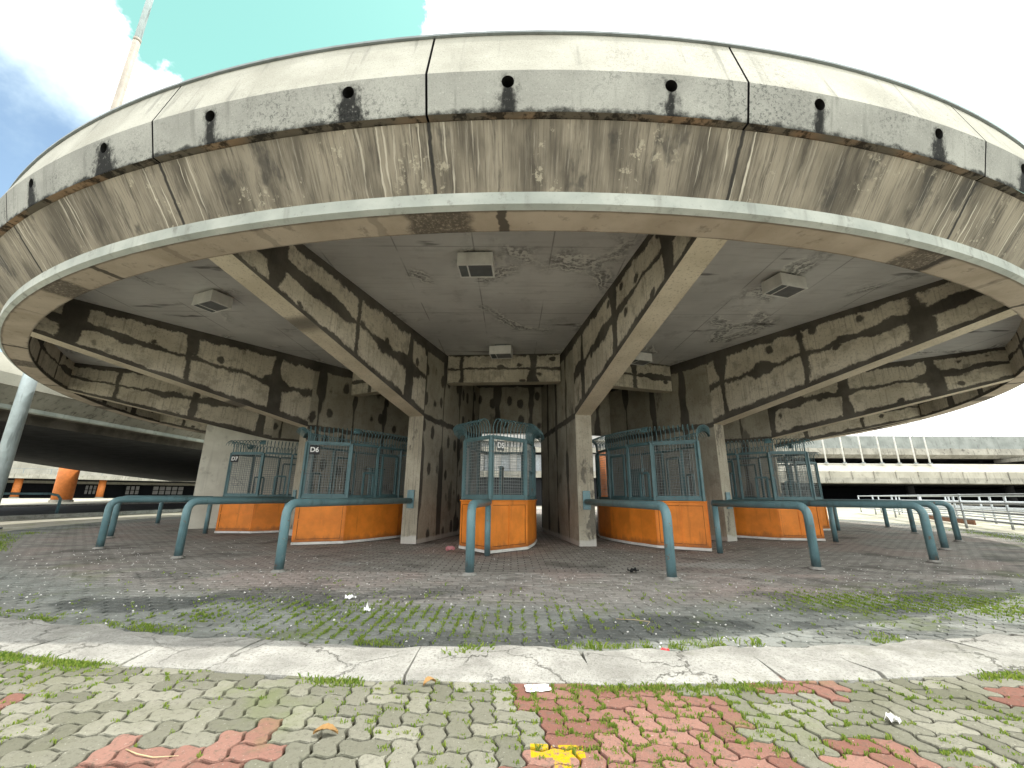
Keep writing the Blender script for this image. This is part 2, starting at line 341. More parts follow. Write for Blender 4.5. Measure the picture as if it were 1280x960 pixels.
MT = dict(
    panel=mat_panel(), slope=mat_slope(), soffit=mat_soffit(), rib=mat_patch('patched_rib_concrete', False), fin=mat_patch('patched_fin_concrete', True),
    ribface=mat_ribface(), finface=mat_finface(), ceil=mat_ceiling(),
    lip=mat_simple_conc('pale_lip_concrete', (.33, .355, .325), (.49, .51, .465), (.18, .18, .16), .6, runs=.35),
    ledge=mat_ledge(),
    parapet=mat_simple_conc('grey_green_parapet', (.19, .205, .19), (.27, .285, .265), (.10, .10, .09), .5, .02, .6, runs=.4),
    roof=mat_simple_conc('roof_concrete', (.35, .34, .31), (.45, .43, .40)),
    kerb=mat_kerb(),
    cream=mat_simple_conc('cream_painted_wall', (.55, .535, .45), (.68, .665, .57), (.30, .285, .24), .4, runs=.3),
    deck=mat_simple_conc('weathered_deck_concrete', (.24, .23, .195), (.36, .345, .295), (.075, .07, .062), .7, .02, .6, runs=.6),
    decklit=mat_simple_conc('sunlit_deck_concrete', (.31, .295, .245), (.40, .38, .32), (.16, .155, .13), .5, .02, .5, runs=.35),  # paler copy of the deck concrete, sunlight put into its colour
    under=mat_simple_conc('shade_dark_underside', (.035, .035, .037), (.06, .06, .062), (.02, .02, .02), .4),  # near-black colour puts the deep shade into undersides and piers
    paver=mat_paver(), plaza=mat_plaza(),
    earth=mat_ground('joint_soil', (.045, .042, .03), (.075, .07, .042), (.11, .15, .035), 3),
    ground=mat_ground('open_ground', (.33, .31, .255), (.44, .42, .35), (.17, .20, .075)),
    road=mat_ground('asphalt_road', (.06, .06, .062), (.085, .085, .085), (.12, .115, .105)),
    pipe=mat_paint('teal_pipe_paint', (.12, .215, .235), (.30, .29, .26), .6, .42, (.17, .10, .065)),
    steel=mat_paint('teal_frame_paint', (.075, .145, .155), (.22, .21, .19), .5, .45, (.13, .085, .06)),
    wire=mat_paint('dull_wire_paint', (.22, .245, .24), (.3, .3, .28), .3, .6),
    orange=mat_paint('orange_panel_paint', (.74, .225, .025), (.34, .16, .07), .35, .5),
    orangecol=mat_paint('orange_column_paint', (.50, .155, .035), (.25, .15, .09), .25, .6),
    plaster=mat_simple_conc('white_plaster_foot', (.62, .60, .56), (.74, .72, .68), (.3, .28, .25), .5, .02, 3),
    collar=mat_simple_conc('grey_mortar', (.20, .19, .17), (.30, .29, .265), (.08, .075, .065), .6, .02, 4),
    white=mat_paint('white_enamel', (.72, .71, .68), (.35, .33, .3), .2, .5),
    lens=mat_flat('dusty_lamp_glass', (.13, .135, .14), .3),
    black=mat_flat('black_plate', (.015, .015, .017), .5), hole=mat_flat('hole_shade_black', (.008, .008, .008), .6),  # hole: black stands in for the shade inside drain holes and joints
    digit=mat_flat('white_digit_paint', (.80, .80, .78), .6),
    greyplate=mat_flat('grey_plate', (.14, .15, .15), .8),
    galv=mat_paint('galvanised_steel', (.46, .49, .50), (.25, .25, .25), .25, .45),
    glass=mat_flat('pale_window_glass', (.50, .54, .56), .25), darkin=mat_flat('dark_interior', (.018, .019, .021), .9),
    grass=mat_leafy(), yellow=mat_paint('yellow_road_paint', (.78, .56, .03), (.34, .20, .13), .8, .8),
    flash=mat_paint('grey_metal_flashing', (.20, .225, .23), (.1, .1, .1), .3, .5),
    mastl=mat_paint('pale_blue_mast_paint', (.47, .55, .565), (.50, .47, .36), .7, .5), mastu=mat_paint('faded_mast_paint', (.30, .265, .22), (.42, .41, .38), .5, .6),
    redpl=mat_flat('red_plastic', (.65, .03, .035), .4), pink=mat_flat('faded_pink_cloth', (.40, .17, .18), .9), paper=mat_flat('white_paper', (.82, .81, .79), .8),
    leaf=mat_flat('dry_leaf', (.30, .18, .075), .8), straw=mat_flat('dry_straw', (.55, .44, .26), .8), dirtdark=mat_flat('dark_rag', (.02, .02, .02), .9),
    brownwood=mat_flat('rusty_brown_boards', (.26, .14, .09), .9), hallwhite=mat_simple_conc('hall_white_wall', (.30, .295, .28), (.40, .39, .37), (.2, .2, .19), .3),
)
# ------------------------------------------------------------------ mesh helpers
class MB:
    def __init__(s): s.v, s.f, s.u, s.mi, s.sm = [], [], [], [], []
    def face(s, pts, uvs=None, mi=0, sm=False):
        b = len(s.v); s.v += [tuple(p) for p in pts]; s.f.append(tuple(range(b, b+len(pts)))); s.u.append(uvs); s.mi.append(mi); s.sm.append(sm)
    def idx(s, pts): b = len(s.v); s.v += [tuple(p) for p in pts]; return list(range(b, b+len(pts)))
    def fi(s, ids, mi=0, sm=False): s.f.append(tuple(ids)); s.u.append(None); s.mi.append(mi); s.sm.append(sm)
    def box(s, c, d, rot=0.0, mi=0):   # centre, full size, rotation about z
        x, y, z = (i/2 for i in d); ca, sa = math.cos(rot), math.sin(rot)
        P = [(c[0]+a*x*ca-b*y*sa, c[1]+a*x*sa+b*y*ca, c[2]+e*z) for e in (-1, 1) for b in (-1, 1) for a in (-1, 1)]
        i = s.idx(P)
        for q in ((0,2,3,1),(4,5,7,6),(0,1,5,4),(2,6,7,3),(0,4,6,2),(1,3,7,5)): s.fi([i[k] for k in q], mi)
    def bar(s, a, b, w, t=None, up=(0,0,1), mi=0):   # square bar between two points
        a, b = Vector(a), Vector(b); d = (b-a).normalized(); up = Vector(up)
        if abs(d.dot(up)) > .95: up = Vector((1, 0, 0))
        sx = d.cross(up).normalized()*(w/2); sy = sx.cross(d).normalized()*((t or w)/2)
        P = [q + i*sx + j*sy for q in (a, b) for j in (-1, 1) for i in (-1, 1)]
        k = s.idx(P)
        for q in ((0,1,3,2),(4,6,7,5),(0,4,5,1),(2,3,7,6),(0,2,6,4),(1,5,7,3)): s.fi([k[n] for n in q], mi)
    def tube(s, pts, r, n=10, caps=True, mi=0, sm=True):
        pts = [Vector(p) for p in pts]; rs = r if isinstance(r, (list, tuple)) else [r]*len(pts); rings = []; ref = None
        for i, p in enumerate(pts):
            d = (pts[min(i+1, len(pts)-1)] - pts[max(i-1, 0)]).normalized()
            if ref is None: ref = Vector((0, 0, 1)) if abs(d.z) < .9 else Vector((1, 0, 0))
            a = d.cross(ref).normalized(); b = a.cross(d).normalized(); ref = b
            rings.append(s.idx([p + rs[i]*(math.cos(t)*a + math.sin(t)*b) for t in (2*math.pi*k/n for k in range(n))]))
        for A, B in zip(rings, rings[1:]):
            for k in range(n): s.fi((A[k], A[(k+1) % n], B[(k+1) % n], B[k]), mi, sm)
        if caps: s.fi(rings[0][::-1], mi); s.fi(rings[-1], mi)
    def prism(s, poly, z0, z1, mi=0):
        a = s.idx([(x, y, z0) for x, y in poly]); b = s.idx([(x, y, z1) for x, y in poly]); n = len(poly)
        s.fi(a[::-1], mi); s.fi(b, mi)
        for k in range(n): s.fi((a[k], a[(k+1) % n], b[(k+1) % n], b[k]), mi)
    def build(s, name, mats, parent=None, bevel=0.0):
        me = bpy.data.meshes.new(name); me.from_pydata(s.v, [], s.f)
        for m in (mats if isinstance(mats, (list, tuple)) else [mats]): me.materials.append(m)
        if any(s.mi): me.polygons.foreach_set('material_index', s.mi)
        me.polygons.foreach_set('use_smooth', s.sm)
        if any(u is not None for u in s.u):
            L = me.uv_layers.new(name='UVMap'); arr = []
            for f, u in zip(s.f, s.u): arr += [c for q in (u or [(0, 0)]*len(f)) for c in q]
            L.data.foreach_set('uv', arr)
        me.update(); o = bpy.data.objects.new(name, me); COL.objects.link(o)
        if parent: o.parent = parent
        if bevel:
            b = o.modifiers.new('bevel', 'BEVEL'); b.width = bevel; b.segments = 2; b.limit_method = 'ANGLE'; b.angle_limit = R(40)
        return o
def tag(o, label=None, cat=None, group=None, kind=None):
    if label: o['label'] = label
    if cat: o['category'] = cat
    if group: o['group'] = group
    if kind: o['kind'] = kind
    return o
def empty(name, loc, rz=0.0):
    o = bpy.data.objects.new(name, None); o.empty_display_size = .2; o.location = loc; o.rotation_euler = (0, 0, rz); COL.objects.link(o); return o
def copy_tree(o, parent=None):
    c = o.copy(); COL.objects.link(c); c.parent = parent
    for ch in list(o.children): copy_tree(ch, c)
    return c
def text_mesh(name, body, size, mat, parent, loc, rot, depth=.003):
    cu = bpy.data.curves.new('lettering', 'FONT'); cu.body = body; cu.size = size; cu.extrude = depth; cu.align_x = 'CENTER'; cu.align_y = 'CENTER'; cu.space_character = 1.0; cu.offset = .004
    to = bpy.data.objects.new('lettering', cu); COL.objects.link(to); bpy.context.view_layer.update()
    me = bpy.data.meshes.new_from_object(to.evaluated_get(bpy.context.evaluated_depsgraph_get()))
    bpy.data.objects.remove(to); me.materials.clear(); me.materials.append(mat)
    o = bpy.data.objects.new(name, me); COL.objects.link(o); o.parent = parent; o.location = loc; o.rotation_euler = rot; return o
# ================================================================== THE ROUND CANOPY
pav = empty('round_pavilion', (CX, CY, 0))
tag(pav, 'big round concrete canopy with streaked skirt, ribs and fin walls over the booths', 'pavilion')
def lp(r, th, tg=0.0):   # local polar (pavilion frame)
    return (r*math.sin(th) + tg*math.cos(th), -r*math.cos(th) + tg*math.sin(th))
RB, ZB = 16.39, 4.67; RM, ZM = 16.485, 5.08; RT, ZT = 16.31, 5.79
NMIN, NMAX = -10, 10          # fascia panels of half a bay each (the back of the disc is open)
VH = math.hypot(RM-RB, ZM-ZB); VT = VH + math.hypot(RT-RM, ZT-ZM)
def prof(v):
    if v <= VH: k = v/VH; return RB+(RM-RB)*k, ZB+(ZM-ZB)*k
    k = (v-VH)/(VT-VH); return RM+(RT-RM)*k, ZM+(ZT-ZM)*k
def panel_mesh(g0):
    b = MB(); A = DT/2; g = .012/16.4; W = 3.22
    def P(u, v, dr=0.0):
        th = u/W*A; th = min(max(th, g), A-g); r, z = prof(v); r -= dr
        return (r*math.sin(th), -r*math.cos(th), z)
    def quad(u0, u1, v0, v1, mi=0): b.face([P(u0, v0), P(u1, v0), P(u1, v1), P(u0, v1)], [(u0, v0), (u1, v0), (u1, v1), (u0, v1)], mi)
    hs = [W*.25, W*.75]; hw, hv, hr = .21, .305, .062
    us = [0, .3, hs[0]-hw, hs[0]+hw, 1.3, 1.61, 1.9, hs[1]-hw, hs[1]+hw, 2.92, W]
    for a, c in zip(us, us[1:]):
        if any(abs((a+c)/2-h) < .01 for h in hs):
            h = (a+c)/2; ang = [2*math.pi*k/24 for k in range(24)] + [math.atan2(y-hv, x) for x in (-hw, hw) for y in (0, VH)]
            ang = sorted(t % (2*math.pi) for t in ang); inn, outp = [], []
            for t in ang:
                ct, st = math.cos(t), math.sin(t)
                k = min(hw/abs(ct) if abs(ct) > 1e-6 else 9, ((VH-hv)/st if st > 1e-6 else (hv/-st if st < -1e-6 else 9)))
                outp.append((h+k*ct, hv+k*st)); inn.append((h+hr*ct, hv+hr*st))
            n = len(ang)
            for k in range(n):
                j = (k+1) % n; q = [inn[k], outp[k], outp[j], inn[j]]
                b.face([P(*x) for x in q], q, 0)
                b.face([P(*inn[k]), P(*inn[j]), P(*inn[j], dr=.22), P(*inn[k], dr=.22)], None, 1)
            b.face([P(*x, dr=.22) for x in inn], None, 1)
        else: quad(a, c, 0, VH)
        quad(a, c, VH, VT)
        for r0, z0, r1, z1 in ((RT, ZT, RT-.3, ZT), (16.30, ZB-.004, RB, ZB)):
            t0 = min(max(a/W*A, g), A-g); t1 = min(max(c/W*A, g), A-g)
            b.face([(r*math.sin(t), -r*math.cos(t), z) for r, z, t in ((r0, z0, t0), (r0, z0, t1), (r1, z1, t1), (r1, z1, t0))], None, 2 if z0 < ZM else 0)
    for th in (g, A-g):   # the joint faces
        pr = [(RB, ZB), (RM, ZM), (RT, ZT), (RT-.3, ZT), (16.1, ZB)]
        b.face([(r*math.sin(th), -r*math.cos(th), z) for r, z in pr], None, 1)
    return b
pm = panel_mesh(0).build('fascia_panel', [MT['panel'], MT['hole'], MT['ledge']], pav)
JOFF = R(-.3)
for i in range(NMIN, NMAX):
    o = pm if i == NMIN else pm.copy()
    if i != NMIN: COL.objects.link(o); o.parent = pav
    o.rotation_euler = (0, 0, T0 + JOFF + i*DT/2)
TH0, TH1 = T0 + JOFF + NMIN*DT/2, T0 + JOFF + NMAX*DT/2
def ring(name, profile, mats, n=170, mis=None, thick=None):
    b = MB(); vs = [0]
    for (r0, z0), (r1, z1) in zip(profile, profile[1:]): vs.append(vs[-1] + math.hypot(r1-r0, z1-z0))
    for k in range(n):
        t0, t1 = TH0 + (TH1-TH0)*k/n, TH0 + (TH1-TH0)*(k+1)/n; u0, u1 = (t0-T0-JOFF)*16.4, (t1-T0-JOFF)*16.4
        for j, ((ra, za), (rb, zb)) in enumerate(zip(profile, profile[1:])):
            b.face([(ra*math.sin(t0), -ra*math.cos(t0), za), (ra*math.sin(t1), -ra*math.cos(t1), za), (rb*math.sin(t1), -rb*math.cos(t1), zb), (rb*math.sin(t0), -rb*math.cos(t0), zb)],
                   [(u0, vs[j]), (u1, vs[j]), (u1, vs[j+1]), (u0, vs[j+1])], mis[j] if mis else 0)
    return b.build(name, mats, pav)
ring('sloped_skirt', [(15.93, 4.13), (16.32, 4.655)], MT['slope'])
ring('edge_lip', [(15.865, 3.955), (15.925, 3.99), (15.93, 4.13)], MT['lip'])
ring('soffit_band', [(15.50, 3.955), (15.865, 3.955)], MT['soffit'])
ring('inner_upstand', [(15.50, 3.955), (15.50, CEIL)], MT['rib'])
ring('edge_flashing', [(16.315, 5.782), (16.34, 5.786), (16.34, 5.812), (16.0, 5.812)], MT['flash'])
b = MB(); n = 120    # roof slab with the ceiling below
for k in range(n):
    t0, t1 = TH0 + (TH1-TH0)*k/n, TH0 + (TH1-TH0)*(k+1)/n
    for ra, rb in ((0.01, 5), (5, 10), (10, 15.51)):
        q = [(r*math.sin(t), -r*math.cos(t)) for r, t in ((ra, t0), (rb, t0), (rb, t1), (ra, t1))]
        b.face([(x, y, CEIL) for x, y in q], None, 0); b.face([(x*(16.0/15.51 if rb > 15 else 1), y*(16.0/15.51 if rb > 15 else 1), 5.6) for x, y in q][::-1], None, 1)
b.build('roof_slab', [MT['ceil'], MT['roof']], pav)
b = MB(); b.box((0, 3.3, CEIL+.2), (26, 6.4, .46)); b.build('rear_ceiling', MT['ceil'], pav)
def zrib(r): return 2.87 + (r-10.14)*(3.955-2.87)/(15.5-10.14)
HW = .19
def rib_mesh():
    b = MB(); rs = [10.14 + (15.5-10.14)*k/6 for k in range(7)]
    for r0, r1 in zip(rs, rs[1:]):
        for sgn in (-1, 1):
            q = [(r0, zrib(r0), 0), (r1, zrib(r1), 0), (r1, CEIL, 1), (r0, CEIL, 1)]
            pts = [(sgn*HW, -r, z) for r, z, _ in q]; uv = [(r+sgn*20, v) for r, _, v in q]
            b.face(pts if sgn > 0 else pts[::-1], uv if sgn > 0 else uv[::-1], 0)
        b.face([(-HW, -r0, zrib(r0)), (HW, -r0, zrib(r0)), (HW, -r1, zrib(r1)), (-HW, -r1, zrib(r1))], None, 1)
    return b
def fin_mesh():
    b = MB(); rs = [6.0, 7.4, 8.8, 10.14]
    for r0, r1 in zip(rs, rs[1:]):
        for sgn in (-1, 1):
            for z0, z1 in ((0, 1.5), (1.5, 3), (3, CEIL)):
                q = [(r0, z0), (r1, z0), (r1, z1), (r0, z1)]; pts = [(sgn*HW, -r, z) for r, z in q]; uv = [(r+sgn*20, z) for r, z in q]
                b.face(pts if sgn > 0 else pts[::-1], uv if sgn > 0 else uv[::-1], 0)
    for r in (6.0, 10.14): b.face([(-HW, -r, 0), (HW, -r, 0), (HW, -r, zrib(10.14) if r > 9 else CEIL), (-HW, -r, zrib(10.14) if r > 9 else CEIL)], None, 1)
    return b
def lintel_mesh():
    b = MB(); r = 8.7; w = r*math.tan(DT/2) - .2; z0 = 3.99
    for yy in (-r-.15, -r+.15): b.face([(-w, yy, z0), (w, yy, z0), (w, yy, CEIL), (-w, yy, CEIL)], [(-w+60, .1), (w+60, .1), (w+60, .92), (-w+60, .92)], 0)
    b.face([(-w, -r-.15, z0), (w, -r-.15, z0), (w, -r+.15, z0), (-w, -r+.15, z0)], None, 1)
    return b
def added_lintel_mesh():  # added to screen off the sky-lit rear ceiling and keep the passage dark
    b = MB(); r = 6.15; w = r*math.tan(DT/2) - .2; z0 = 3.02
    for yy in (-r-.12, -r+.12): b.face([(-w, yy, z0), (w, yy, z0), (w, yy, CEIL), (-w, yy, CEIL)], [(-w+90, z0), (w+90, z0), (w+90, CEIL), (-w+90, CEIL)], 0)
    b.face([(-w, -r-.12, z0), (w, -r-.12, z0), (w, -r+.12, z0), (-w, -r+.12, z0)], None, 1)
    return b
protos = [(added_lintel_mesh().build('added_lintel', [MT['fin'], MT['finface']], pav), 0), (rib_mesh().build('rib_beam', [MT['rib'], MT['ribface']], pav, .012), .5), (fin_mesh().build('fin_wall', [MT['fin'], MT['finface']], pav, .012), .5), (lintel_mesh().build('lintel', [MT['rib'], MT['ribface']], pav), 0)]
for pr, off in protos:
    for k in range(-5, 5):
        o = pr if k == -5 else pr.copy()
        if k != -5: COL.objects.link(o); o.parent = pav
        o.rotation_euler = (0, 0, T0 + (k+off)*DT)
# ------------------------------------------------------------------ ceiling lamps
def ceiling_lamp():
    root = empty('ceiling_lamp', (0, 0, 0))
    h = MB(); h.prism([(-.28, -.2), (.28, -.2), (.28, .2), (-.28, .2)], 0, .2)
    h.build('housing', MT['white'], root, .012)
    l = MB(); l.box((.07, 0, -.012), (.36, .33, .02)); l.build('lens', MT['lens'], root)
    l = MB(); l.box((-.2, 0, -.012), (.13, .33, .02)); l.build('ballast_cover', MT['greyplate'], root)
    f = MB()
    for y in (-.19, .19): f.box((0, y, -.012), (.56, .022, .03))
    for x in (-.27, -.12, .27): f.box((x, 0, -.012), (.022, .36, .028))
    f.build('lens_frame', MT['white'], root)
    m = MB(); m.box((0, 0, .225), (.3, .26, .05)); m.build('mounting_plate', MT['flash'], root)
    return root
lamp = ceiling_lamp()
LAMPS = [(0, 13.7, 'white box lamp on the ceiling above the middle booth, near the canopy rim'), (0, 9.5, 'white box lamp on the ceiling just before the lintel above the middle passage'),
         (-1, 13.75, 'white box lamp on the ceiling left of the left front rib, near the rim'), (1, 13.75, 'white box lamp on the ceiling right of the right front rib, near the rim'),
         (1, 9.5, 'white box lamp half hidden behind the right front rib, above the booth right of it')]
for i, (k, r, lab) in enumerate(LAMPS):
    o = lamp if i == 0 else copy_tree(lamp); x, y = pol(r, T0+k*DT); o.location = (x, y, CEIL-.25); o.rotation_euler = (0, 0, T0+k*DT+(.03, -.05, .06, -.04, .02)[i]); tag(o, lab, 'lamp', 'box lamps on the canopy ceiling')
# ------------------------------------------------------------------ ticket booths (local: +x points outward to the nose, y tangential)
HALF = [(0, 0), (-.75, .70), (-1.5, .82), (-2.3, .86), (-3.05, .74), (-3.6, .48)]
OUT = HALF + [(x, -y) for x, y in HALF[:0:-1]]            # nose, one side to the back, the other side home
def inset(poly, d):
    c = [(sum(p[0] for p in poly)/len(poly)), 0.0]; r = []
    n = len(poly)
    for i in range(n):
        p0, p1, p2 = Vector(poly[i-1]), Vector(poly[i]), Vector(poly[(i+1) % n])
        a = (p1-p0).normalized(); e = (p2-p1).normalized(); nn = (Vector((-a.y, a.x)) + Vector((-e.y, e.x))).normalized()
        k = d/max(.3, nn.dot(Vector((-a.y, a.x)))); r.append(tuple(p1 + nn*k))
    return r
ARC = [(0, 0), (0, .16), (.008, .22), (.035, .285), (.085, .33), (.145, .345), (.205, .325), (.25, .275), (.268, .215)]
def booth(front_style, plate, plate_face, plate_dark):
    root = empty('ticket_booth', (0, 0, 0))
    # orientation: OUT runs nose -> left/right; make it counter clockwise for inset
    poly = OUT[:]
    area = sum(poly[i][0]*poly[(i+1) % len(poly)][1] - poly[(i+1) % len(poly)][0]*poly[i][1] for i in range(len(poly)))
    if area < 0: poly = poly[:1] + poly[:0:-1]
    b = MB(); b.prism(inset(poly, -.012), 0, .055); b.build('plaster_foot', MT['plaster'], root, .008)
    b = MB(); b.prism(poly, .055, .93); base = b.build('base', MT['orange'], root, .006)
    b = MB(); b.prism(inset(poly, -.022), .93, .957); b.build('counter_edge', MT['orange'], root, .005)
    g = inset(poly, .045); n = len(g); gi = [Vector((*p, 0)) for p in g]; ctr = Vector((-1.8, 0, 0))
    ZB_, ZT_ = 1.0, 2.2
    def nrm(i):
        a, c = gi[i], gi[(i+1) % n]; d = (c-a).normalized(); return Vector((d.y, -d.x, 0))
    # panel trims on the two front faces
    pv = [Vector((*p, 0)) for p in poly]
    for i in (n-1, 0):
        a, c = pv[i], pv[(i+1) % n]; d = (c-a); L = d.length; d.normalize(); nn = Vector((d.y, -d.x, 0)); t = MB()
        def strip(s0, z0, s1, z1, w=.02): t.bar(a + d*s0 + nn*.006 + Vector((0, 0, z0)), a + d*s1 + nn*.006 + Vector((0, 0, z1)), w, .014, up=nn)
        strip(.05, .085, L-.05, .085, .05); strip(.05, .895, L-.05, .895, .05); strip(.045, .085, .045, .895, .05); strip(L-.045, .085, L-.045, .895, .05)
        if front_style == 'vertical': strip(L*.5, .085, L*.5, .895, .03)
        else: strip(.05, .52, L-.05, .52, .03)
        t.build('front_trim', MT['orange'], root)
        q = MB()    # dark shut lines beside the raised trims
        e = .073
        for s0, z0, s1, z1 in ((e, .116, L-e, .116), (e, .864, L-e, .864), (e, .116, e, .864), (L-e, .116, L-e, .864)): q.bar(a + d*s0 + nn*.003 + Vector((0, 0, z0)), a + d*s1 + nn*.003 + Vector((0, 0, z1)), .006, .005, up=nn)
        q.build('shut_line', MT['dirtdark'], base)
    for i in range(n):                       # posts
        t = MB(); t.box((gi[i].x, gi[i].y, (.957+ZT_)/2), (.06, .06, ZT_-.957), math.atan2(gi[i].y, gi[i].x+1.8)); t.build('corner_post', MT['steel'], root, .006)
    rail = MB(); low = MB()
    for i in range(n):
        a, c = gi[i], gi[(i+1) % n]; up = Vector((0, 0, 1))
        d = (c-a).normalized()*.03
        rail.bar(a+d+up*2.2, c-d+up*2.2, .055); low.bar(a+d+up*ZB_, c-d+up*ZB_, .05, .07); low.bar(a+d+up*(ZB_+.001)+up*.0, c-d+up*ZB_, .02, .02)
    rail.build('top_rail', MT['steel'], root); low.build('bottom_rail', MT['steel'], root)
    for i in range(n):                       # wire mesh, windows, spikes face by face
        a, c = gi[i], gi[(i+1) % n]; d = (c-a); L = d.length; d.normalize(); nn = Vector((d.y, -d.x, 0)); up = Vector((0, 0, 1)); back = i == n//2 and False
        front = i in (0, n-1); side_win = i in (2, n-3)
        w = MB(); s0, s1, z0, z1 = .05, L-.05, 1.05, 2.165
        if front:
            f = MB()
            for p0, p1 in (((s0, z0), (s1, z0)), ((s0, z1), (s1, z1)), ((s0, z0), (s0, z1)), ((s1, z0), (s1, z1))): f.bar(a+d*p0[0]+up*p0[1], a+d*p1[0]+up*p1[1], .03, .03, up=nn)
            f.build('mesh_frame', MT['steel'], root)
        k = s0 + .05
        while k < s1-.01: w.bar(a+d*k+up*z0, a+d*k+up*z1, .0065, .0065, up=nn); k += .062
        k = z0 + .045
        while k < z1-.01: w.bar(a+d*s0+up*k+nn*.004, a+d*s1+up*k+nn*.004, .0065, .0065, up=nn); k += .062
        w.build('wire_mesh', MT['wire'], root)
        if side_win or i in (1, n-2):
            f = MB()
            x0, x1, y0, y1 = (L*.18, L*.82, 1.04, 2.0) if side_win else (L*.50, L*.86, 1.02, 1.55)
            for p0, p1 in (((x0, y0), (x0, y1)), ((x1, y0), (x1, y1)), ((x0, y1), (x1, y1)), ((x0, y0), (x1, y0))): f.bar(a+d*p0[0]+up*p0[1]+nn*.03, a+d*p1[0]+up*p1[1]+nn*.03, .045, .03, up=nn)
            f.build('window_frame', MT['steel'], root)
        # spikes
        sp = MB(); m = max(3, int(L/.092)); 
        for j in range(m):
            s = L*(j+.5)/m; q = a + d*s + up*2.2
            pts = [q + nn*o + up*h for o, h in ARC]
            if m: sp.tube(pts, [.0095]*(len(pts)-2)+[.008, .004], 5, True, 0, False)
        sp.build('spike_row', MT['steel'], root)
    for i in (1, n-1):                       # curled sheet that fills the outer corner of the spikes
        p = gi[i]; n0, n1 = nrm(i-1), nrm(i); t = MB(); K = 5; rows = []
        for k in range(K+1):
            v = (n0*(1-k/K) + n1*k/K).normalized(); rows.append([p + v*(o*1.02+.003) + Vector((0, 0, 2.2+h)) for o, h in ARC])
        for A, B in zip(rows, rows[1:]):
            for j in range(len(ARC)-1): t.face([A[j], B[j], B[j+1], A[j+1]], None, 0, False)
        o = t.build('corner_curl', MT['steel'], root); s = o.modifiers.new('thickness', 'SOLIDIFY'); s.thickness = .006
    # shelf and dark till inside
    t = MB(); t.prism(inset(poly, .16), .97, .99); t.build('counter_top', MT['flash'], root)
    t = MB(); t.box((-2.3, 0, 1.35), (.5, .06, .7)); t.box((-2.3, 0, 1.72), (.56, .1, .04)); t.build('back_board', MT['steel'], root)
    if plate:
        i = plate_face; a, c = gi[i % n], gi[(i+1) % n]; d = (c-a); L = d.length; d.normalize(); nn = Vector((d.y, -d.x, 0))
        pw = .22 if plate_dark[0] else .19; s = plate_dark[1]; q = a + d*s + Vector((0, 0, 2.03)) + nn*.012; rz = math.atan2(d.y, d.x)
        t = MB(); t.box(q, (pw, .014, .2), rz); pl = t.build('number_plate', MT['black'] if plate_dark[0] else MT['greyplate'], root, .003)
        text_mesh('digits', plate, .15, MT['digit'], pl, q + nn*.010, (math.pi/2, 0, rz))
    return root
BOOTHS = [(-2, 'horizontal', 'D7', 0, (True, .13), 'orange and teal caged ticket booth before the cream wall, number plate D7'),
          (-1, 'horizontal', 'D6', 0, (True, .17), 'orange and teal caged ticket booth left of the front columns, number plate D6'),
          (0, 'vertical', 'D5', 0, (False, .24), 'caged ticket booth between the two front columns, grey number plate D5'),
          (1, 'vertical', '', 0, (True, .2), 'caged ticket booth with two upright orange panels, right of the right front column'),
          (2, 'vertical', '', 0, (True, .2), 'caged ticket booth at the right with the white terrace poles behind its cage'),
          (3, 'vertical', '', 0, (True, .2), 'caged ticket booth mostly hidden behind the rightmost front booth')]
for k, st, pl, pf, pd, lab in BOOTHS:
    o = booth(st, pl, pf, pd); th = T0 + k*DT; x, y = pol(11.36, th); o.location = (x, y, 0); o.rotation_euler = (0, 0, th - math.pi/2)
    tag(o, lab, 'ticket booth', 'caged ticket booths under the canopy')
# ------------------------------------------------------------------ guide rails (local +x outward, origin at the post foot)
def bend(c0, c1, c2, rad, n=7):
    c0, c1, c2 = Vector(c0), Vector(c1), Vector(c2); a = (c0-c1).normalized()*rad + c1; e = (c2-c1).normalized()*rad + c1
    return [((1-t)**2)*a + 2*t*(1-t)*c1*1.0 + t*t*e for t in (k/n for k in range(n+1))]
def guide_rail(L, plate):
    root = empty('guide_rail', (0, 0, 0)); t = MB()
    pts = [(0, 0, 0)] + [tuple(p) for p in bend((0, 0, 0), (0, 0, .925), (-L, 0, .925), .19)]
    t.tube(pts + [(-L, 0, .925)], .063, 16); t.build('bent_pipe', MT['pipe'], root)
    f = MB(); f.tube([(0, 0, 0), (0, 0, .016), (0, 0, .034)], [.105, .095, .066], 16, sm=False); f.build('foot_collar', MT['collar'], root)
    if plate:
        p = MB(); p.box((-L, 0, .96), (.02, .17, .40)); pl = p.build('wall_plate', MT['pipe'], root, .004)
        q = MB()
        for y in (-.055, .055):
            for z in (.80, 1.12): q.tube([(-L+.01, y, z), (-L+.024, y, z)], .012, 6, sm=False)
        q.build('bolt_heads', MT['flash'], pl)
    else:
        p = MB(); p.tube([(-L+.02, 0, 0), (-L+.02, 0, .87)], .055, 14); p.build('inner_leg', MT['pipe'], root)
        p = MB(); p.tube([(-L-.002, 0, .925), (-L-.012, 0, .925)], .066, 14, sm=False); p.build('end_cap', MT['flash'], root)
    return root
pf = guide_rail(13.8-10.165, True); pb = guide_rail(13.48-11.56, False); used = {}
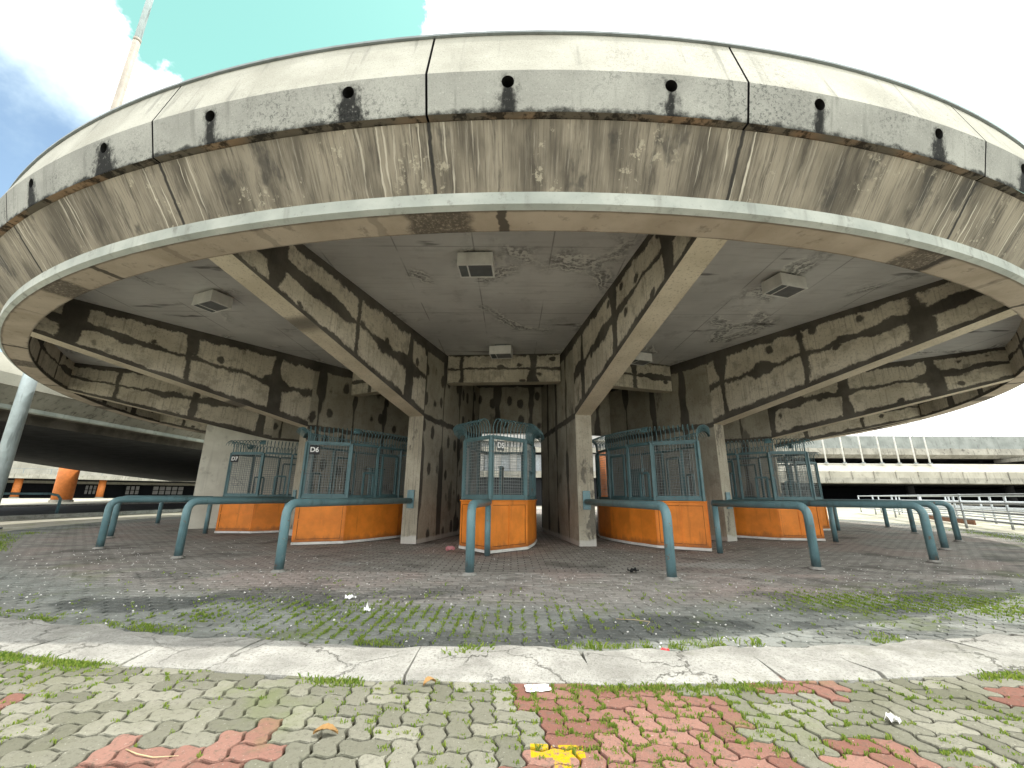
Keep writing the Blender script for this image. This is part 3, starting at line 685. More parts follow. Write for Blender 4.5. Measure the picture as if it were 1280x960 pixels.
RAILS = [(-3, 'b', 'teal bent pipe rail far left, seen edge on behind the other two left posts'), (-2.5, 'f', 'teal bent pipe rail far left, the third post back from the front left corner'),
         (-2, 'b', 'teal bent pipe rail at the left that runs to the booth with plate D7'), (-1.5, 'f', 'leftmost long teal pipe rail, running behind the D6 booth to a hidden fin wall'),
         (-1, 'b', 'teal bent pipe rail at the left that ends before the booth with plate D6'), (-.5, 'f', 'teal bent pipe rail bolted to the left front column'),
         (0, 'b', 'short teal bent pipe rail standing right in front of the D5 booth'), (.5, 'f', 'teal bent pipe rail bolted to the right front column'),
         (1, 'b', 'teal bent pipe rail ending at the booth right of the front columns'), (1.5, 'f', 'long teal pipe rail at the right, its bent end nearest of the three right ends'),
         (2, 'b', 'teal bent pipe rail at the far right, middle one of the three right ends'), (2.5, 'f', 'teal bent pipe rail at the far right, rearmost of the three right ends'),
         (3, 'b', 'teal bent pipe rail behind the right booth, its post seen below the nearer pipe'), (3.5, 'f', 'teal bent pipe rail behind the right booth, its far post by the shadow edge')]
for k, ty, lab in RAILS:
    pr = pf if ty == 'f' else pb; o = copy_tree(pr) if ty in used else pr; used[ty] = 1
    th = T0 + k*DT; x, y = pol(13.8 if ty == 'f' else 13.48, th); o.location = (x, y, 0); o.rotation_euler = (0, 0, th - math.pi/2)
    tag(o, lab, 'rail', 'teal pipe guide rails round the booths')
# ------------------------------------------------------------------ painted wall beside D7
thw = T0 - 2.5*DT; b = MB()
q = [(9.0, 0), (12.02, 0), (12.02, zrib(12.02)-.01), (10.15, zrib(10.15)-.01), (9.0, 2.84)]
for sg in (-1, 1): b.face([(sg*.21, -r, z) for r, z in (q if sg > 0 else q[::-1])])
for (r0, z0), (r1, z1) in zip(q, q[1:] + q[:1]): b.face([(-.21, -r0, z0), (.21, -r0, z0), (.21, -r1, z1), (-.21, -r1, z1)])
wl = empty('painted_wall', (CX, CY, 0), thw); tag(wl, 'cream painted concrete wall with faint graffiti behind the booth marked D7', 'wall'); b.build('wall_panel', MT['cream'], wl)
gm = MB()   # illegible scrawl
for cx_, cz in ((-11.05, 1.52), (-10.9, 1.50), (-11.0, 1.36), (-10.82, 1.37)):
    pts = [(.2135, cx_ + .09*math.sin(t*2.1+cx_*9), cz + .05*math.sin(t*3.3+cz*7)) for t in np.linspace(0, 3.2, 14)]
    for p0, p1 in zip(pts, pts[1:]): gm.bar(p0, p1, .012, .002, up=(1, 0, 0))
gm.build('scrawl', mat_flat('faint_marker', (.30, .30, .28), .9), wl)
# ================================================================== GROUND
def sheet(name, poly, z, mat, label=None):
    b = MB(); b.face([(x, y, z) for x, y in poly]); o = b.build(name, mat); o['kind'] = 'structure'; return o
sheet('ground', [(-400, -200), (400, -200), (400, 500), (-400, 500)], -.06, MT['ground'])
sheet('road', [(-39, -60), (-21.4, -60), (-21.4, 120), (-39, 120)], -.05, MT['road'])
b = MB(); N = 128
b.face([(CX + 16.34*math.sin(t), CY - 16.34*math.cos(t), -.012) for t in np.linspace(0, 2*math.pi, N, endpoint=False)]); o = b.build('plaza_floor', MT['plaza']); o['kind'] = 'structure'
sheet('joint_soil', [(-9, -3), (9, -3), (9, 5.6), (-9, 5.6)], -.030, MT['earth'])
# paver blocks as real geometry
def blocks_mesh(name, cells, ang, org, seg, amp):
    """cells: list (x,y,w,h) in units of 0.1125"""
    a = .1125; ca, sa = math.cos(ang), math.sin(ang); vs, fs, rn, rd = [], [], [], []; base = 0; out = []
    for (x, y, w, h) in cells:
        def rect(d):
            P = []
            x0, x1, y0, y1 = x*a+d, (x+w)*a-d, y*a+d, (y+h)*a-d
            for k in range(w*seg): P.append((x0+(x1-x0)*k/(w*seg), y0))
            for k in range(h*seg): P.append((x1, y0+(y1-y0)*k/(h*seg)))
            for k in range(w*seg): P.append((x1-(x1-x0)*k/(w*seg), y1))
            for k in range(h*seg): P.append((x0, y1-(y1-y0)*k/(h*seg)))
            P = np.array(P); q = P.copy()
            wv = lambda t: np.sin(t) - np.sin(3*t)/8
            q[:, 0] += amp*wv(2*np.pi*P[:, 1]/a); q[:, 1] += amp*wv(2*np.pi*P[:, 0]/a)
            return np.c_[ca*q[:, 0]-sa*q[:, 1]+org[0], sa*q[:, 0]+ca*q[:, 1]+org[1]]
        c = rect(.0035); cx_, cy_ = c.mean(0)
        keep = yield_test(name, cx_, cy_)
        if not keep: continue
        dz = rng.normal(0, .0016); tx, ty = rng.normal(0, .012, 2)
        tilt = lambda Q: (Q[:, 0]-cx_)*tx + (Q[:, 1]-cy_)*ty
        gap = (.0040 if name == 'outer_paving' else .0058) + abs(rng.normal(0, .0018)); A_ = rect(gap+.008); B_ = rect(gap+.0015); C_ = rect(gap)
        m = len(A_)
        for Q, z in ((A_, dz), (B_, dz-.003), (C_, dz-.009), (C_, -.04)):
            out.append(np.c_[Q, tilt(Q)+z])
        fs.append(tuple(range(base, base+m)))
        for r in range(3):
            for k in range(m): fs.append((base+r*m+k, base+(r+1)*m+k, base+(r+1)*m+(k+1) % m, base+r*m+(k+1) % m))
        val = rng.random(); re = red_test(cx_, cy_)
        rn += [val]*(1+3*m); rd += [re]*(1+3*m); base += 4*m
    me = bpy.data.meshes.new(name); me.from_pydata(np.concatenate(out).tolist(), [], fs); me.materials.append(MT['paver'])
    for nm, dat in (('rnd', rn), ('red', rd)):
        at = me.attributes.new(nm, 'FLOAT', 'FACE'); at.data.foreach_set('value', dat)
    me.update(); o = bpy.data.objects.new(name, me); COL.objects.link(o); o['kind'] = 'structure'; return o
def rr_(x, y): return math.hypot(x-CX, y-CY)
def yield_test(name, x, y):
    r = rr_(x, y)
    if name == 'outer_paving': return r > 16.80 and -7.4 < x < 7.4 and y > -.6
    return r < 16.38 and y < 6.4 and abs(x) < 1.5+y*1.1
def red_test(x, y):
    w = .10*math.sin(x*9.1)+.10*math.sin(y*11.3+x*5)
    if y > 3.3 : return 0.0
    if .06+w*.4 < x < .98+w+max(0, 2.75-y)*.45 and y < 2.9: return 1.0
    if -1.75+w < x < -.98+w and y < 2.18+w*.6 and y > 1.2: return 1.0
    if 1.25 < x and (math.sin(x*4.3+1)+math.sin(y*6.1+x*1.7) > .75): return 1.0
    if x < -2.6 and math.sin(x*2.3)+math.sin(y*3.1) > 1.1: return 1.0
    return 0.0
her = []
for i in range(-90, 90):
    for j in range(-45, 75):
        k = (i-j) % 4
        if k == 0: her.append((i, j, 2, 1))
        elif k == 3: her.append((i, j, 1, 2))
blocks_mesh('outer_paving', her, R(4), (0.02, 1.0), 8, .0095)
run = [(2*i + (j % 2), j, 2, 1) for i in range(-40, 40) for j in range(18, 62)]
blocks_mesh('inner_paving', run, R(-2), (0.0, 0.9), 5, .0085)
# broken concrete kerb ring
b = MB(); th = R(-62)
def kz(r, t): return .018*math.sin(t*37)+.012*math.sin(t*91+2)
while th < R(62):
    ln = rng.uniform(.035, .075); t1 = th + ln; g = rng.uniform(.0001, .0005); K = 9; skew = rng.normal(0, .006)
    rows = []
    rin0 = 16.335 + .012*rng.normal()
    for k in range(K+1):
        t = th + g + (ln-2*g)*k/K; wob = .03*math.sin(t*61)+.022*math.sin(t*143)+.012*math.sin(t*331)
        ri, ro = rin0 + wob*.9 + rng.normal(0, .008), 16.87 + .3*wob + rng.normal(0, .004)
        prof_ = [(ri, -.04), (ri+.004, .006), (ri+.03, .022), (ri+.16, .030), (ri+.30, .028), (ro-.04, .018), (ro-.006, .004), (ro, -.04)]
        rows.append(b.idx([(CX + r*math.sin(t+skew*(r-16.6)), CY - r*math.cos(t+skew*(r-16.6)), z + (.006*math.sin(r*41+t*77)+.004*math.sin(t*211+r*17) if z > 0.01 else 0)) for r, z in prof_]))
    for A, B in zip(rows, rows[1:]):
        for j in range(len(A)-1): b.fi((A[j], B[j], B[j+1], A[j+1]), 0, False)
    b.fi(rows[0]); b.fi(rows[-1][::-1]); th = t1
o = b.build('kerb', MT['kerb']); o['kind'] = 'structure'
for nm, x in (('roadside_kerb', -21.1), ('far_sunlit_strip', -39.3)):  # the far one is a pale strip standing in for sunlit ground
    b = MB(); b.box((x, 30, .02), (.5, 180, .16)); o = b.build(nm, MT['kerb']); o['kind'] = 'structure'
# grass in the joints
def grass():
    B = []; rn = []
    def clump(x, y, n, hgt, sp):
        for _ in range(n):
            px_, py_ = x + rng.normal(0, sp), y + rng.normal(0, sp*.6); h = hgt*rng.uniform(.4, 1.15); a = rng.uniform(0, 2*math.pi); ln = rng.uniform(.2, 1.0)*h
            w = rng.uniform(.0018, .0038); dx, dy = math.cos(a)*ln, math.sin(a)*ln; sx, sy = -math.sin(a)*w, math.cos(a)*w
            B.append([(px_-sx, py_-sy, -.012), (px_+sx, py_+sy, -.012), (px_+dx*.45+sx*.8, py_+dy*.45+sy*.8, h*.65), (px_+dx, py_+dy, h*.85), (px_+dx*.45-sx*.8, py_+dy*.45-sy*.8, h*.65)]); rn.append(rng.random())
    a = .1125
    def nz(x, y, s=1.0): return .5+.25*(math.sin(x*2.3*s+1.3)+math.sin(y*3.1*s+x*1.1*s))+.18*math.sin(x*7.7*s+y*5.3*s)
    # outer pavers: along joints
    for _ in range(6500):
        x, y = rng.uniform(-4.2, 4.2), rng.uniform(.9, 3.5); r = rr_(x, y)
        if r < 16.86: continue
        q = nz(x, y)
        if rng.random() > (q*1.25)**3*.75: continue
        if rng.random() < .5: x = round((x-.02)/a)*a+.02+.01*math.sin(y*50)
        else: y = round((y-1.0)/a)*a+1.0+.01*math.sin(x*50)
        clump(x, y, rng.integers(4, 12), rng.uniform(.006, .020), .011)
    for _ in range(9000):      # low moss in the joints
        x, y = rng.uniform(-4.2, 4.2), rng.uniform(1.4, 3.5); r = rr_(x, y)
        if r < 16.86 or rng.random() > (nz(x+3, y-1, .8)*1.3)**3*.8: continue
        ca, sa = math.cos(R(4)), math.sin(R(4)); lx, ly = ca*(x-.02)+sa*(y-1), -sa*(x-.02)+ca*(y-1)
        if rng.random() < .5: lx = round(lx/a)*a + .0095*math.sin(2*math.pi*ly/a)
        else: ly = round(ly/a)*a + .0095*math.sin(2*math.pi*lx/a)
        clump(ca*lx-sa*ly+.02, sa*lx+ca*ly+1, 6, rng.uniform(.010, .018), .006)
    # kerb edges
    for _ in range(1700):
        t = R(rng.uniform(-22, 22)); r = 16.90 + abs(rng.normal(0, .03))
        if rng.random() < .38: r = 16.30 - abs(rng.normal(0, .07))
        x, y = pol(r, t)
        if math.sin(t*53)+math.sin(t*21+1)+.7*math.sin(t*131) < .35: continue
        clump(x, y, rng.integers(5, 16), rng.uniform(.012, .036), .03)
    # inner pavers near the kerb
    for _ in range(16000):
        x, y = rng.uniform(-5.5, 7.5), rng.uniform(3.2, 6.2); r = rr_(x, y)
        if r > 16.3 or r < 14.0: continue
        wgt = math.exp(-((x+.95)/.85)**2)*math.exp(-((y-3.95)/.55)**2)*1.0 + math.exp(-((x+2.4)/.7)**2-((y-4.2)/.5)**2)*.55 + math.exp(-((x-3.9)/.95)**2-((y-4.75)/.36)**2)*1.3 + math.exp(-((x-.75)/.35)**2-((y-4.25)/.3)**2)*.7 + math.exp(-((x-5.2)/1.2)**2-((y-4.6)/.4)**2)*.9+.02
        if rng.random() > wgt*(.4+nz(x, y, 1.7)): continue
        jx = rng.random() < .75
        if jx: x = round(x/a)*a + rng.normal(0, .004)
        else: y = round((y-.9)/a)*a + .9
        for q in range(3): clump(x+(0 if jx else rng.normal(0, .05)), y+(rng.normal(0, .05) if jx else 0), rng.integers(2, 6), rng.uniform(.010, .032), .005)
    for (x, y, n) in ((-.28, 3.24, 130), (.6, 3.38, 30), (1.7, 3.45, 40), (-4.2, 10.6, 60), (-3.7, 10.75, 60), (2.9, 10.2, 90), (3.4, 9.3, 40)):
        for _ in range(n//8): clump(x+rng.normal(0, .06), y+rng.normal(0, .04), 8, .06, .03)
    # lawns at the sides
    for _ in range(5200):
        s = rng.random() < .5
        x, y = (rng.uniform(-14, -8), rng.uniform(6.5, 12)) if s else (rng.uniform(7, 16), rng.uniform(5.5, 15)); r = rr_(x, y)
        if not (15.0 < r < 16.3 or (17 < r < 19.5)): continue
        if rng.random() > nz(x, y, .8)*1.2: continue
        clump(x, y, 7, rng.uniform(.02, .06), .07)
    v = np.array(B).reshape(-1, 3); f = np.arange(len(v)).reshape(-1, 5)
    me = bpy.data.meshes.new('grass'); me.from_pydata(v.tolist(), [], f.tolist()); me.materials.append(MT['grass'])
    at = me.attributes.new('rnd', 'FLOAT', 'FACE'); at.data.foreach_set('value', rn); me.update()
    o = bpy.data.objects.new('grass', me); COL.objects.link(o); tag(o, 'green tufts of grass growing in the paver joints and along the kerb', 'grass', None, 'stuff')
grass()
# gravel specks and crumbs
b = MB()
for _ in range(1500):
    th = R(rng.uniform(-38, 34)); r = rng.choice([rng.uniform(13.5, 16.3), rng.uniform(9.5, 16.3)]); x, y = pol(r, th)
    s = rng.uniform(.004, .012)*(1.3 if rng.random() < .06 else 1)
    k = b.idx([(x+s*math.cos(t), y+s*math.sin(t), .0) for t in (0, 2.1+rng.normal(0, .2), 4.2)] + [(x+rng.normal(0, s*.3), y, s*.9)])
    for q in ((0, 1, 3), (1, 2, 3), (2, 0, 3)): b.fi([k[i] for i in q])
o = b.build('grit', MT['plaster']); tag(o, 'pale grit and crumbs scattered over the pavers under the canopy', 'grit', None, 'stuff')
# ------------------------------------------------------------------ litter
def scrap(name, x, y, w, h, mat, label, cat, rot=0.0, crumple=.02, n=5):
    b = MB(); ca, sa = math.cos(rot), math.sin(rot); g = [[None]*(n+1) for _ in range(n+1)]
    for i in range(n+1):
        for j in range(n+1):
            u, v = (i/n-.5)*w*(1+rng.normal(0, .06)), (j/n-.5)*h*(1+rng.normal(0, .08))
            g[i][j] = b.idx([(x+u*ca-v*sa, y+u*sa+v*ca, .006+abs(rng.normal(0, crumple)))])[0]
    for i in range(n):
        for j in range(n): b.fi((g[i][j], g[i+1][j], g[i+1][j+1], g[i][j+1]))
    o = b.build(name, mat); tag(o, label, cat); s = o.modifiers.new('thickness', 'SOLIDIFY'); s.thickness = .002; return o
scrap('paper_scrap', .155, 2.70, .14, .085, MT['paper'], 'flat white paper scrap at the outer edge of the kerb above the red pavers', 'paper', .1, .003)
scrap('paper_scrap', -1.66, 4.75, .11, .05, MT['paper'], 'crumpled white paper scrap left of the grass, nearest to the left front column', 'paper', .3)
scrap('paper_scrap', -1.33, 4.28, .06, .04, MT['paper'], 'small white paper scrap lying among the grass inside the kerb', 'paper', .2)
scrap('paper_scrap', 1.85, 2.36, .05, .045, MT['paper'], 'crumpled white paper scrap on the red and grey pavers at the lower right', 'paper', .4)
scrap('plastic_wrapper', 1.06, 3.30, .10, .04, MT['redpl'], 'shiny red wrapper lying on the white kerb', 'wrapper', -.1, .008)
scrap('pink_rag', -1.18, 8.65, .16, .12, MT['pink'], 'faded pink rag lying at the left foot of the D5 booth', 'rag', .4, .05)
scrap('dark_rag', 1.75, 6.45, .14, .09, MT['dirtdark'], 'small black rag on the paving before the right front column', 'rag', .4, .03)
def dry_leaf(x, y, L, rot, label):
    b = MB(); n = 10; rows = []
    for k in range(n+1):
        t = k/n; w = .022*math.sin(math.pi*min(1, t*1.05))**.7*(1 + (.18 if k % 2 else -.1)); z = .008 + .02*math.sin(t*math.pi)
        rows.append(b.idx([((t-.5)*L, -w, z+.012), ((t-.5)*L, 0, z), ((t-.5)*L, w, z+.012)]))
    for A, B in zip(rows, rows[1:]):
        for j in range(2): b.fi((A[j], B[j], B[j+1], A[j+1]))
    o = b.build('dry_leaf', MT['leaf']); o.location = (x, y, 0); o.rotation_euler = (0, 0, rot); tag(o, label, 'leaf'); s = o.modifiers.new('thickness', 'SOLIDIFY'); s.thickness = .0015
dry_leaf(-.83, 2.22, .11, .05, 'curled brown dry leaf on the grey pavers at the bottom left of the middle')
dry_leaf(-.46, 2.74, .08, .7, 'small tan dry leaf in the grass along the outer kerb edge')
def twig(pts, label):
    b = MB(); b.tube([(x, y, .006+.004*(i % 2)) for i, (x, y) in enumerate(pts)], [.0026]*(len(pts)-1)+[.001], 5); o = b.build('dry_stalk', MT['straw']); tag(o, label, 'stalk')
twig([(.93, 4.08), (1.08, 4.04), (1.20, 4.0), (1.13, 3.86)], 'bent dry straw stalk on the dark paving inside the kerb')
twig([(-1.62, 2.1), (-1.54, 2.06), (-1.46, 2.045), (-1.36, 2.05)], 'thin dry straw stalk lying on the red pavers at the lower left')
# ================================================================== SURROUNDINGS
# lamp mast behind the rim, left
mast = empty('lamp_mast', (-15.36, 12.81, 0)); tag(mast, 'tall pale tapering lamp mast rising behind the left rim of the canopy', 'mast')
b = MB(); b.tube([(0, 0, 0), (0, 0, 9)], [.19, .17], 18); b.build('lower_tube', MT['mastl'], mast)
b = MB(); b.tube([(0, 0, 9), (0, 0, 18.9)], [.15, .125], 16); b.build('middle_tube', MT['mastu'], mast); b = MB(); b.tube([(0, 0, 18.9), (0, 0, 28)], [.115, .09], 16); b.build('upper_tube', MT['mastl'], mast)
b = MB(); b.tube([(0, 0, 18.8), (0, 0, 18.95)], .13, 16); b.build('joint_collar', MT['mastu'], mast)
b = MB(); b.tube([(0, 0, 0), (0, 0, .05)], .38, 16, sm=False); b.build('base_flange', MT['flash'], mast)
# neighbouring concourse deck, left
dk = empty('concourse_deck', (-18.3, 12, 0)); tag(dk, 'neighbouring concrete deck on the left with pale parapet and deeply shaded underside', 'deck')
XN = -18.3; Y0, Y1 = -10.0, 100.0
def run_y(name, pr, mat, parent=dk, ox=18.3, oy=-12):
    b = MB()
    ys = np.linspace(Y0, Y1, 25)
    for ya, yb in zip(ys, ys[1:]):
        for (xa, za), (xb, zb) in zip(pr, pr[1:]): b.face([(xa+ox, ya+oy, za), (xa+ox, yb+oy, za), (xb+ox, yb+oy, zb), (xb+ox, ya+oy, zb)])
    return b.build(name, mat, parent)
run_y('parapet', [(XN+.55, 4.72), (XN+.62, 5.12), (XN+.42, 5.8), (XN+.1, 5.8)], MT['decklit'])
run_y('sloped_skirt', [(XN, 4.14), (XN+.5, 4.70), (XN+.55, 4.72)], MT['deck'])
run_y('edge_lip', [(XN-.08, 3.96), (XN, 4.0), (XN, 4.14)], MT['lip'])
run_y('edge_beam', [(XN-.5, 3.6), (XN-.45, 3.95), (XN-.08, 3.96)], MT['rib'])
b = MB(); far = [(-75, 95), (-62, 70), (-50.9, 49.7), (-41.4, 34.9), (-30, 16), (-25, 8), (-22, -10)]
poly = [(XN-.5, -10), (XN-.5, 95)] + far
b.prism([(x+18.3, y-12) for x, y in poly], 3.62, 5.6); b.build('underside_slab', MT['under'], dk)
b = MB()
for i in range(10): y = 12+i*8; b.box((-16+0, y-12, 3.35), (30, .5, .5))
col_ = empty('orange_column', (-54.0, 52.0, 0)); tag(col_, 'thick round orange column at the far edge of the left deck, nearest of the orange columns there', 'column')
b = MB(); b.tube([(0, 0, 0), (0, 0, 6.0)], .95, 20); b.build('shaft', MT['orangecol'], col_); b = MB(); b.tube([(0, 0, 0), (0, 0, .25)], 1.08, 20, sm=False); b.build('base_ring', MT['deck'], col_)
# far building, left
FO = Vector((-98.9, 84.3, 0)); fe = Vector((.735, .678, 0)).normalized(); fn = Vector((fe.y, -fe.x, 0)); frz = math.atan2(fe.y, fe.x)
fb = empty('stadium_hall', FO, frz); tag(fb, 'long far hall behind the left deck with pale ledge, dark ground floor and lit windows', 'building')
b = MB(); b.box((20, 8, 5.6), (130, 1, 5.2)); b.build('upper_wall', MT['decklit'], fb)
b = MB(); b.box((20, .0, 4.25), (130, 2.2, .9)); b.build('balcony_ledge', MT['deck'], fb)
b = MB(); b.box((20, 11, 1.9), (130, 1, 3.9)); b.box((20, 6, 3.7), (130, 10, .3)); b.build('dark_ground_floor', MT['darkin'], fb)
b = MB()
for i in range(34): b.box((-44+i*3.8, .9-1.6, 5.2), (.1, .1, 1.0))
b.box((20, -.7, 5.7), (130, .08, .08)); b.build('balcony_railing', MT['flash'], fb)
def win_at(u, w, n):
    f = MB(); f.box((u+w/2, 10.2, 1.75), (w+.3, .1, 2.2)); wf = f.build('window', MT['darkin'], fb)
    g = MB()
    for i in range(n):
        for z in (1.25, 2.25): g.box((u+(i+.5)*w/n, 10.08, z), (w/n-.25, .1, .85))
    g.build('pane', MT['hallwhite'], wf)
for u, w, n in ((17.5, 2.6, 3), (22.5, 6.2, 5), (31.2, 2, 2), (36, 1, 1), (10.5, 2, 3)): win_at(u, w, n)
for u, lab in ((1.2, 'slim orange column of the far hall, left of the thick orange column'), (13.4, 'slim orange column of the far hall, right of the thick orange column'), (32.5, 'slim orange column of the far hall, beside the lit windows near the cream wall')):
    p = FO + fe*u + fn*(-1.0); c = empty('orange_column', p); tag(c, lab, 'column', 'slim orange columns of the far hall')
    b = MB(); b.tube([(0, 0, 0), (0, 0, 3.9)], .62, 14); b.build('shaft', MT['orangecol'], c)
    b = MB(); b.tube([(0, 0, 0), (0, 0, .2)], .72, 14, sm=False); b.build('base_ring', MT['deck'], c)
rl = empty('roadside_rail', (-22.7, 21.8, 0)); tag(rl, 'low dark pipe rail by the road at the far left edge', 'rail')
b = MB(); b.tube([(0, 0, 0), (0, 0, .75), (-.06, -.12, .93), (-.3, -.3, 1.0), (-9, -9.5, 1.0), (-9.1, -9.6, 0)], .06, 8); b.build('pipe', MT['pipe'], rl)
b = MB(); b.tube([(-4.5, -4.7, 0), (-4.5, -4.7, 1.0)], .055, 8); b.build('middle_post', MT['pipe'], rl)
# right: stadium terrace
tr = empty('stadium_terrace', (60, 50, 0)); tag(tr, 'long curved concrete terrace on the right with sunlit sloping front and dark space below', 'stadium')
def run_x(name, pr, mat, x0, x1, parent=tr, sag=0.0008, n=30):
    b = MB(); xs = np.linspace(x0, x1, n)
    for xa, xb in zip(xs, xs[1:]):
        ya, yb = -sag*(xa-45)**2, -sag*(xb-45)**2
        for (y0, z0), (y1, z1) in zip(pr, pr[1:]): b.face([(xa-60, y0-50+ya, z0), (xb-60, y0-50+yb, z0), (xb-60, y1-50+yb, z1), (xa-60, y1-50+ya, z1)])
    return b.build(name, mat, parent)
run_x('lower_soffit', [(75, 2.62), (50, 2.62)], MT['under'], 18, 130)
run_x('lower_lip', [(50, 2.62), (49.7, 2.7), (49.75, 3.3)], MT['deck'], 18, 130)
run_x('lower_fascia', [(49.75, 3.3), (49.8, 4.0)], MT['decklit'], 18, 130)
run_x('sloping_front', [(49.8, 4.0), (51.2, 5.0), (51.3, 5.05), (60, 5.0)], MT['decklit'], 18, 130)
for i in range(26): b = MB(); x = 32+i*2.6; yy = -.0008*(x-45)**2; b.box((x-60, -.27+yy, 3.5), (.09, .1, 1.05)); b.build('fascia_joint', MT['deck'], tr)
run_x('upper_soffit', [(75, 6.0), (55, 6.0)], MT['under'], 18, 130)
run_x('upper_ledge', [(55, 6.0), (54.4, 6.45), (54.5, 7.25)], MT['deck'], 18, 130)
run_x('upper_parapet', [(54.5, 7.25), (54.9, 7.3), (55.1, 8.95), (55.6, 8.95)], MT['parapet'], 18, 130)
for i in range(16): b = MB(); x = 34+i*4.6; yy = -.0008*(x-45)**2; b.box((x-60, 4.43+yy, 6.95), (.14, .16, .7)); b.build('parapet_bracket', MT['deck'], tr)
b = MB(); xs = np.linspace(20, 120, 40); pts = [(x-60, 5.3-.0008*(x-45)**2, 9.35) for x in xs]; b.tube(pts, .035, 6)
for p in pts: b.bar((p[0], p[1], 8.95), p, .05)
b.build('parapet_rail', MT['flash'], tr)
b = MB(); b.box((14, 24, 2.5), (112, .5, 5)); b.build('back_wall', MT['darkin'], tr)
b = MB(); b.box((-13.2, 23, 1.5), (4.2, .6, 1.7)); wf = b.build('window', MT['darkin'], tr); g = MB()
for i in range(3):
    for z in (1.15, 1.9): g.box((-14.5+i*1.3, 22.6, z), (1.05, .1, .6))
g.build('pane', MT['hallwhite'], wf)
b = MB(); b.prism([(2.5, -3.2), (60, -5), (60, 6), (4, 6)], 5.55, 5.98); b.build('ramp_slab', MT['deck'], tr)
for i in range(7):
    b = MB(); b.tube([(26+i*13-60, 6, 0), (26+i*13-60, 6, 2.62)], .45, 12); b.build('pier', MT['under'], tr)
for i, x in enumerate((37.95, 40.15, 42.4, 44.65, 46.75, 48.75, 50.45)):
    c = empty('flagpole', (x, 50.9, 5.02)); nth = ('first', 'second', 'third', 'fourth', 'fifth', 'sixth', 'seventh')[i]
    tag(c, f'slim white pole on the right terrace edge, {nth} of seven from the left', 'pole', 'white poles on the right terrace')
    b = MB(); b.tube([(0, 0, 0), (0, 0, 9)], [.085, .06], 8); b.build('shaft', MT['white'], c); b = MB(); b.tube([(0, 0, 0), (0, 0, .12)], .2, 8, sm=False); b.build('foot_plate', MT['flash'], c)
# queue barriers and board wall, right
A, Bp = Vector((26.0, 32.0, 0)), Vector((14.2, 11.6, 0)); dd = (Bp-A).normalized(); nr = Vector((-dd.y, dd.x, 0)); Lb = (Bp-A).length
for j in range(4):
    off = nr*(-.2 + j*1.15) if nr.x > 0 else nr*(.2 - j*1.15)
    c = empty('queue_barrier', A + off); lab = ('nearest the plaza', 'second from the plaza', 'third from the plaza', 'farthest from the plaza')[j]
    tag(c, f'galvanised queue barrier at the far right, row {lab}', 'barrier', 'galvanised queue barriers at the right')
    for z in (.35, .62, .90, 1.16):
        b = MB(); b.tube([(0, 0, z), tuple(dd*Lb*1.6 + Vector((0, 0, z)))], .035, 6); b.build('rail', MT['galv'], c)
    for k in range(9):
        b = MB(); q = dd*(Lb*1.6*k/8); b.tube([tuple(q), (q.x, q.y, 1.2)], .038, 6); b.build('post', MT['galv'], c)
c = empty('board_wall', A); tag(c, 'low rusty brown board edging at the foot of the queue barriers', 'edging')
b = MB(); q = dd*Lb*1.0; s = q*.45
for k in range(5): p0 = s*.9 + nr*(-.9 if nr.x > 0 else .9)*-1.0 + dd*(k*1.3); b.bar(tuple(p0 + Vector((0, 0, .12)) - nr*.9*(1 if nr.x > 0 else -1)*-0), tuple(p0 + dd*1.22 + Vector((0, 0, .12))), .05, .24)
b.build('boards', MT['brownwood'], c)
# hall behind the centre, seen through the passage
h = empty('entrance_hall', (0, 46, 0)); tag(h, 'pale hall with tall windows seen through the dark central passage behind the D5 booth', 'building')
b = MB(); b.box((0, 1, 8.4), (44, .6, 4.2))
for i in range(23): b.box((-19.6+i*1.8, 1, 4.6), (.75, .6, 1.9))
b.build('wall', MT['hallwhite'], h)
b = MB(); b.box((0, 2.6, 3), (44, .2, 6)); b.box((0, 1.0, 1.4), (44, .5, 2.8)); b.build('dark_storey', MT['darkin'], h)
for i in range(22): b = MB(); b.box((-18.7+i*1.8, 1.5, 4.6), (1.0, .1, 1.8)); b.build('window_pane', MT['glass'], h)
b = MB()
for z, hh in ((3.3, .7), (5.95, .55), (7.0, .2)): b.box((0, .45, z), (44, .5, hh))
b.build('ledge', MT['deck'], h)
c = empty('orange_column', (*pol(9.0, R(155)), 0)); 
c.location = (6.15, 28.5, 0); tag(c, 'orange column in the gap between the right front column and the booth beside it', 'column')
b = MB(); b.tube([(0, 0, 0), (0, 0, 4.0)], .42, 16); b.build('shaft', MT['orangecol'], c); b = MB(); b.tube([(0, 0, 0), (0, 0, .2)], .5, 16, sm=False); b.build('base_ring', MT['deck'], c)
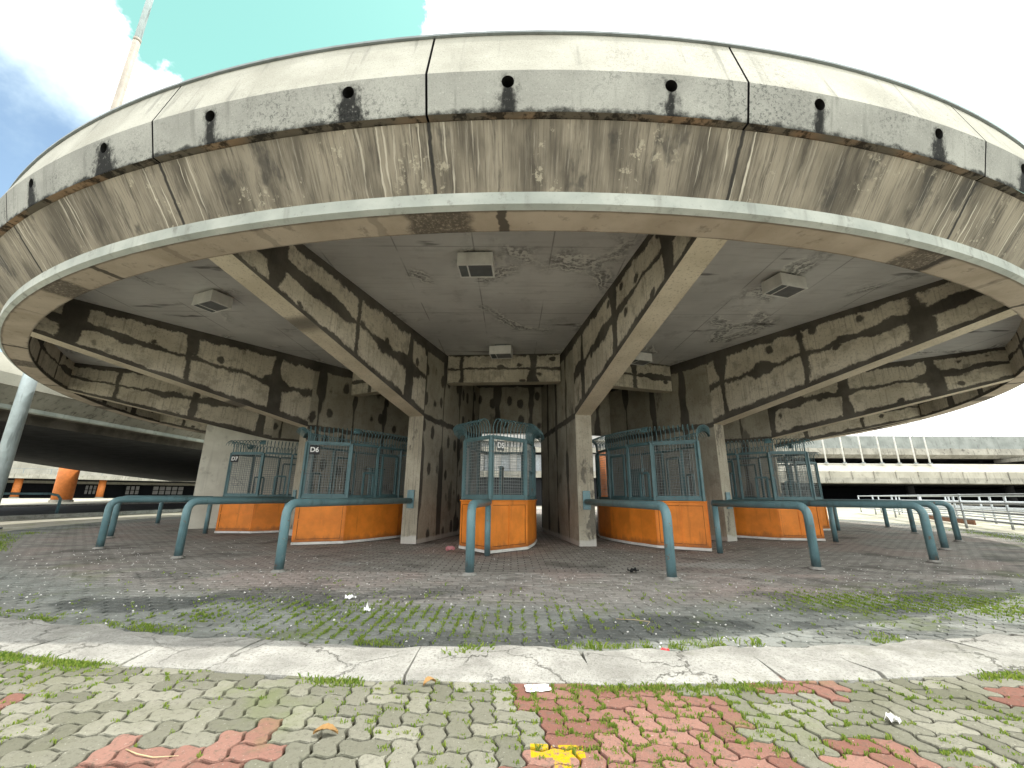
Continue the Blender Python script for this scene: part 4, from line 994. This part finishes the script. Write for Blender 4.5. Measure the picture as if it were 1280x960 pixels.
# ================================================================== CAMERA, SKY, SUN
cam = bpy.data.cameras.new('camera'); co = bpy.data.objects.new('camera', cam); COL.objects.link(co); SC.camera = co
cam.sensor_width = 36; cam.lens = 520.9/1280*36; cam.clip_end = 2000; cam.clip_start = .05
pit, rol = R(14.98), -.006
co.matrix_world = Matrix.Translation((0, 0, 1.05)) @ Matrix.Rotation(math.pi/2+pit, 4, 'X') @ Matrix.Rotation(-rol, 4, 'Z')
SUND = Vector((2.06, -.10, 4.67)).normalized()
el = math.asin(SUND.z); az = math.atan2(SUND.x, SUND.y)
w = bpy.data.worlds.new('World'); SC.world = w; w.use_nodes = True
m = M('', world=w); t = w.node_tree; bg = t.nodes['Background']
sky = t.nodes.new('ShaderNodeTexSky'); sky.sky_type = 'NISHITA'; sky.sun_disc = False; sky.sun_elevation = el; sky.sun_rotation = az; sky.altitude = 0; sky.air_density = 1.0; sky.dust_density = .6
g = m.gen(); 
nz = m.noise(g, 2.6, 7, .62); nz2 = m.noise(g, 1.1, 5, .55)
def blue(d, cosr, soft, k=1.0):
    d = Vector(d).normalized(); return ((m.dot(g, tuple(d)) + (nz-.5)*.13)).ss(cosr-soft, cosr+soft)*k
def raydir(u, v):
    x, y = (u-640)/520.9, -(v-480)/520.9; return (x, math.cos(pit)-y*math.sin(pit), math.sin(pit)+y*math.cos(pit))
hole = blue(raydir(335, -15), .966, .003)
left = blue(raydir(-190, 330), .925, .04, 1.0)
hole = hole.max(left).max(blue(raydir(1330, 110), .95, .05, .85))
wild = nz2.ss(.56, .66) * m.dot(g, (0, -1, 0)).ss(-.1, .3)       # broken cloud behind the viewer
hole = hole.max(wild*.9)
skyc = m.mix(left, m.mul(V(m, sky.outputs[0]), (1.75, 2.35, 1.2)), m.mul(V(m, sky.outputs[0]), (1.35, 1.3, 1.1)))
cl = m.mix(nz.ss(.3, .7), (10.5, 10.8, 11.0), (13.5, 13.5, 13.3))
m.put(bg.inputs['Color'], m.mix(hole, cl, skyc)); bg.inputs['Strength'].default_value = .11
sl = bpy.data.lights.new('sun', 'SUN'); sl.energy = 2.1; sl.angle = R(.53); sl.color = (1, .97, .91); so = bpy.data.objects.new('sun', sl); COL.objects.link(so)
so.rotation_euler = (-SUND).to_track_quat('-Z', 'Y').to_euler(); so.location = (10, 0, 30)
SC.render.engine = 'CYCLES'
cy = SC.cycles; cy.max_bounces = 8; cy.diffuse_bounces = 6; cy.glossy_bounces = 2; cy.transmission_bounces = 2; cy.caustics_reflective = False; cy.caustics_refractive = False; cy.use_denoising = True
cy.use_adaptive_sampling = True; cy.adaptive_threshold = .02
try: cy.denoiser = 'OPENIMAGEDENOISE'
except Exception: pass
vs = SC.view_settings; vs.view_transform = 'Standard'; vs.look = 'None'; vs.exposure = 1.12; vs.gamma = 1; vs.use_curve_mapping = False
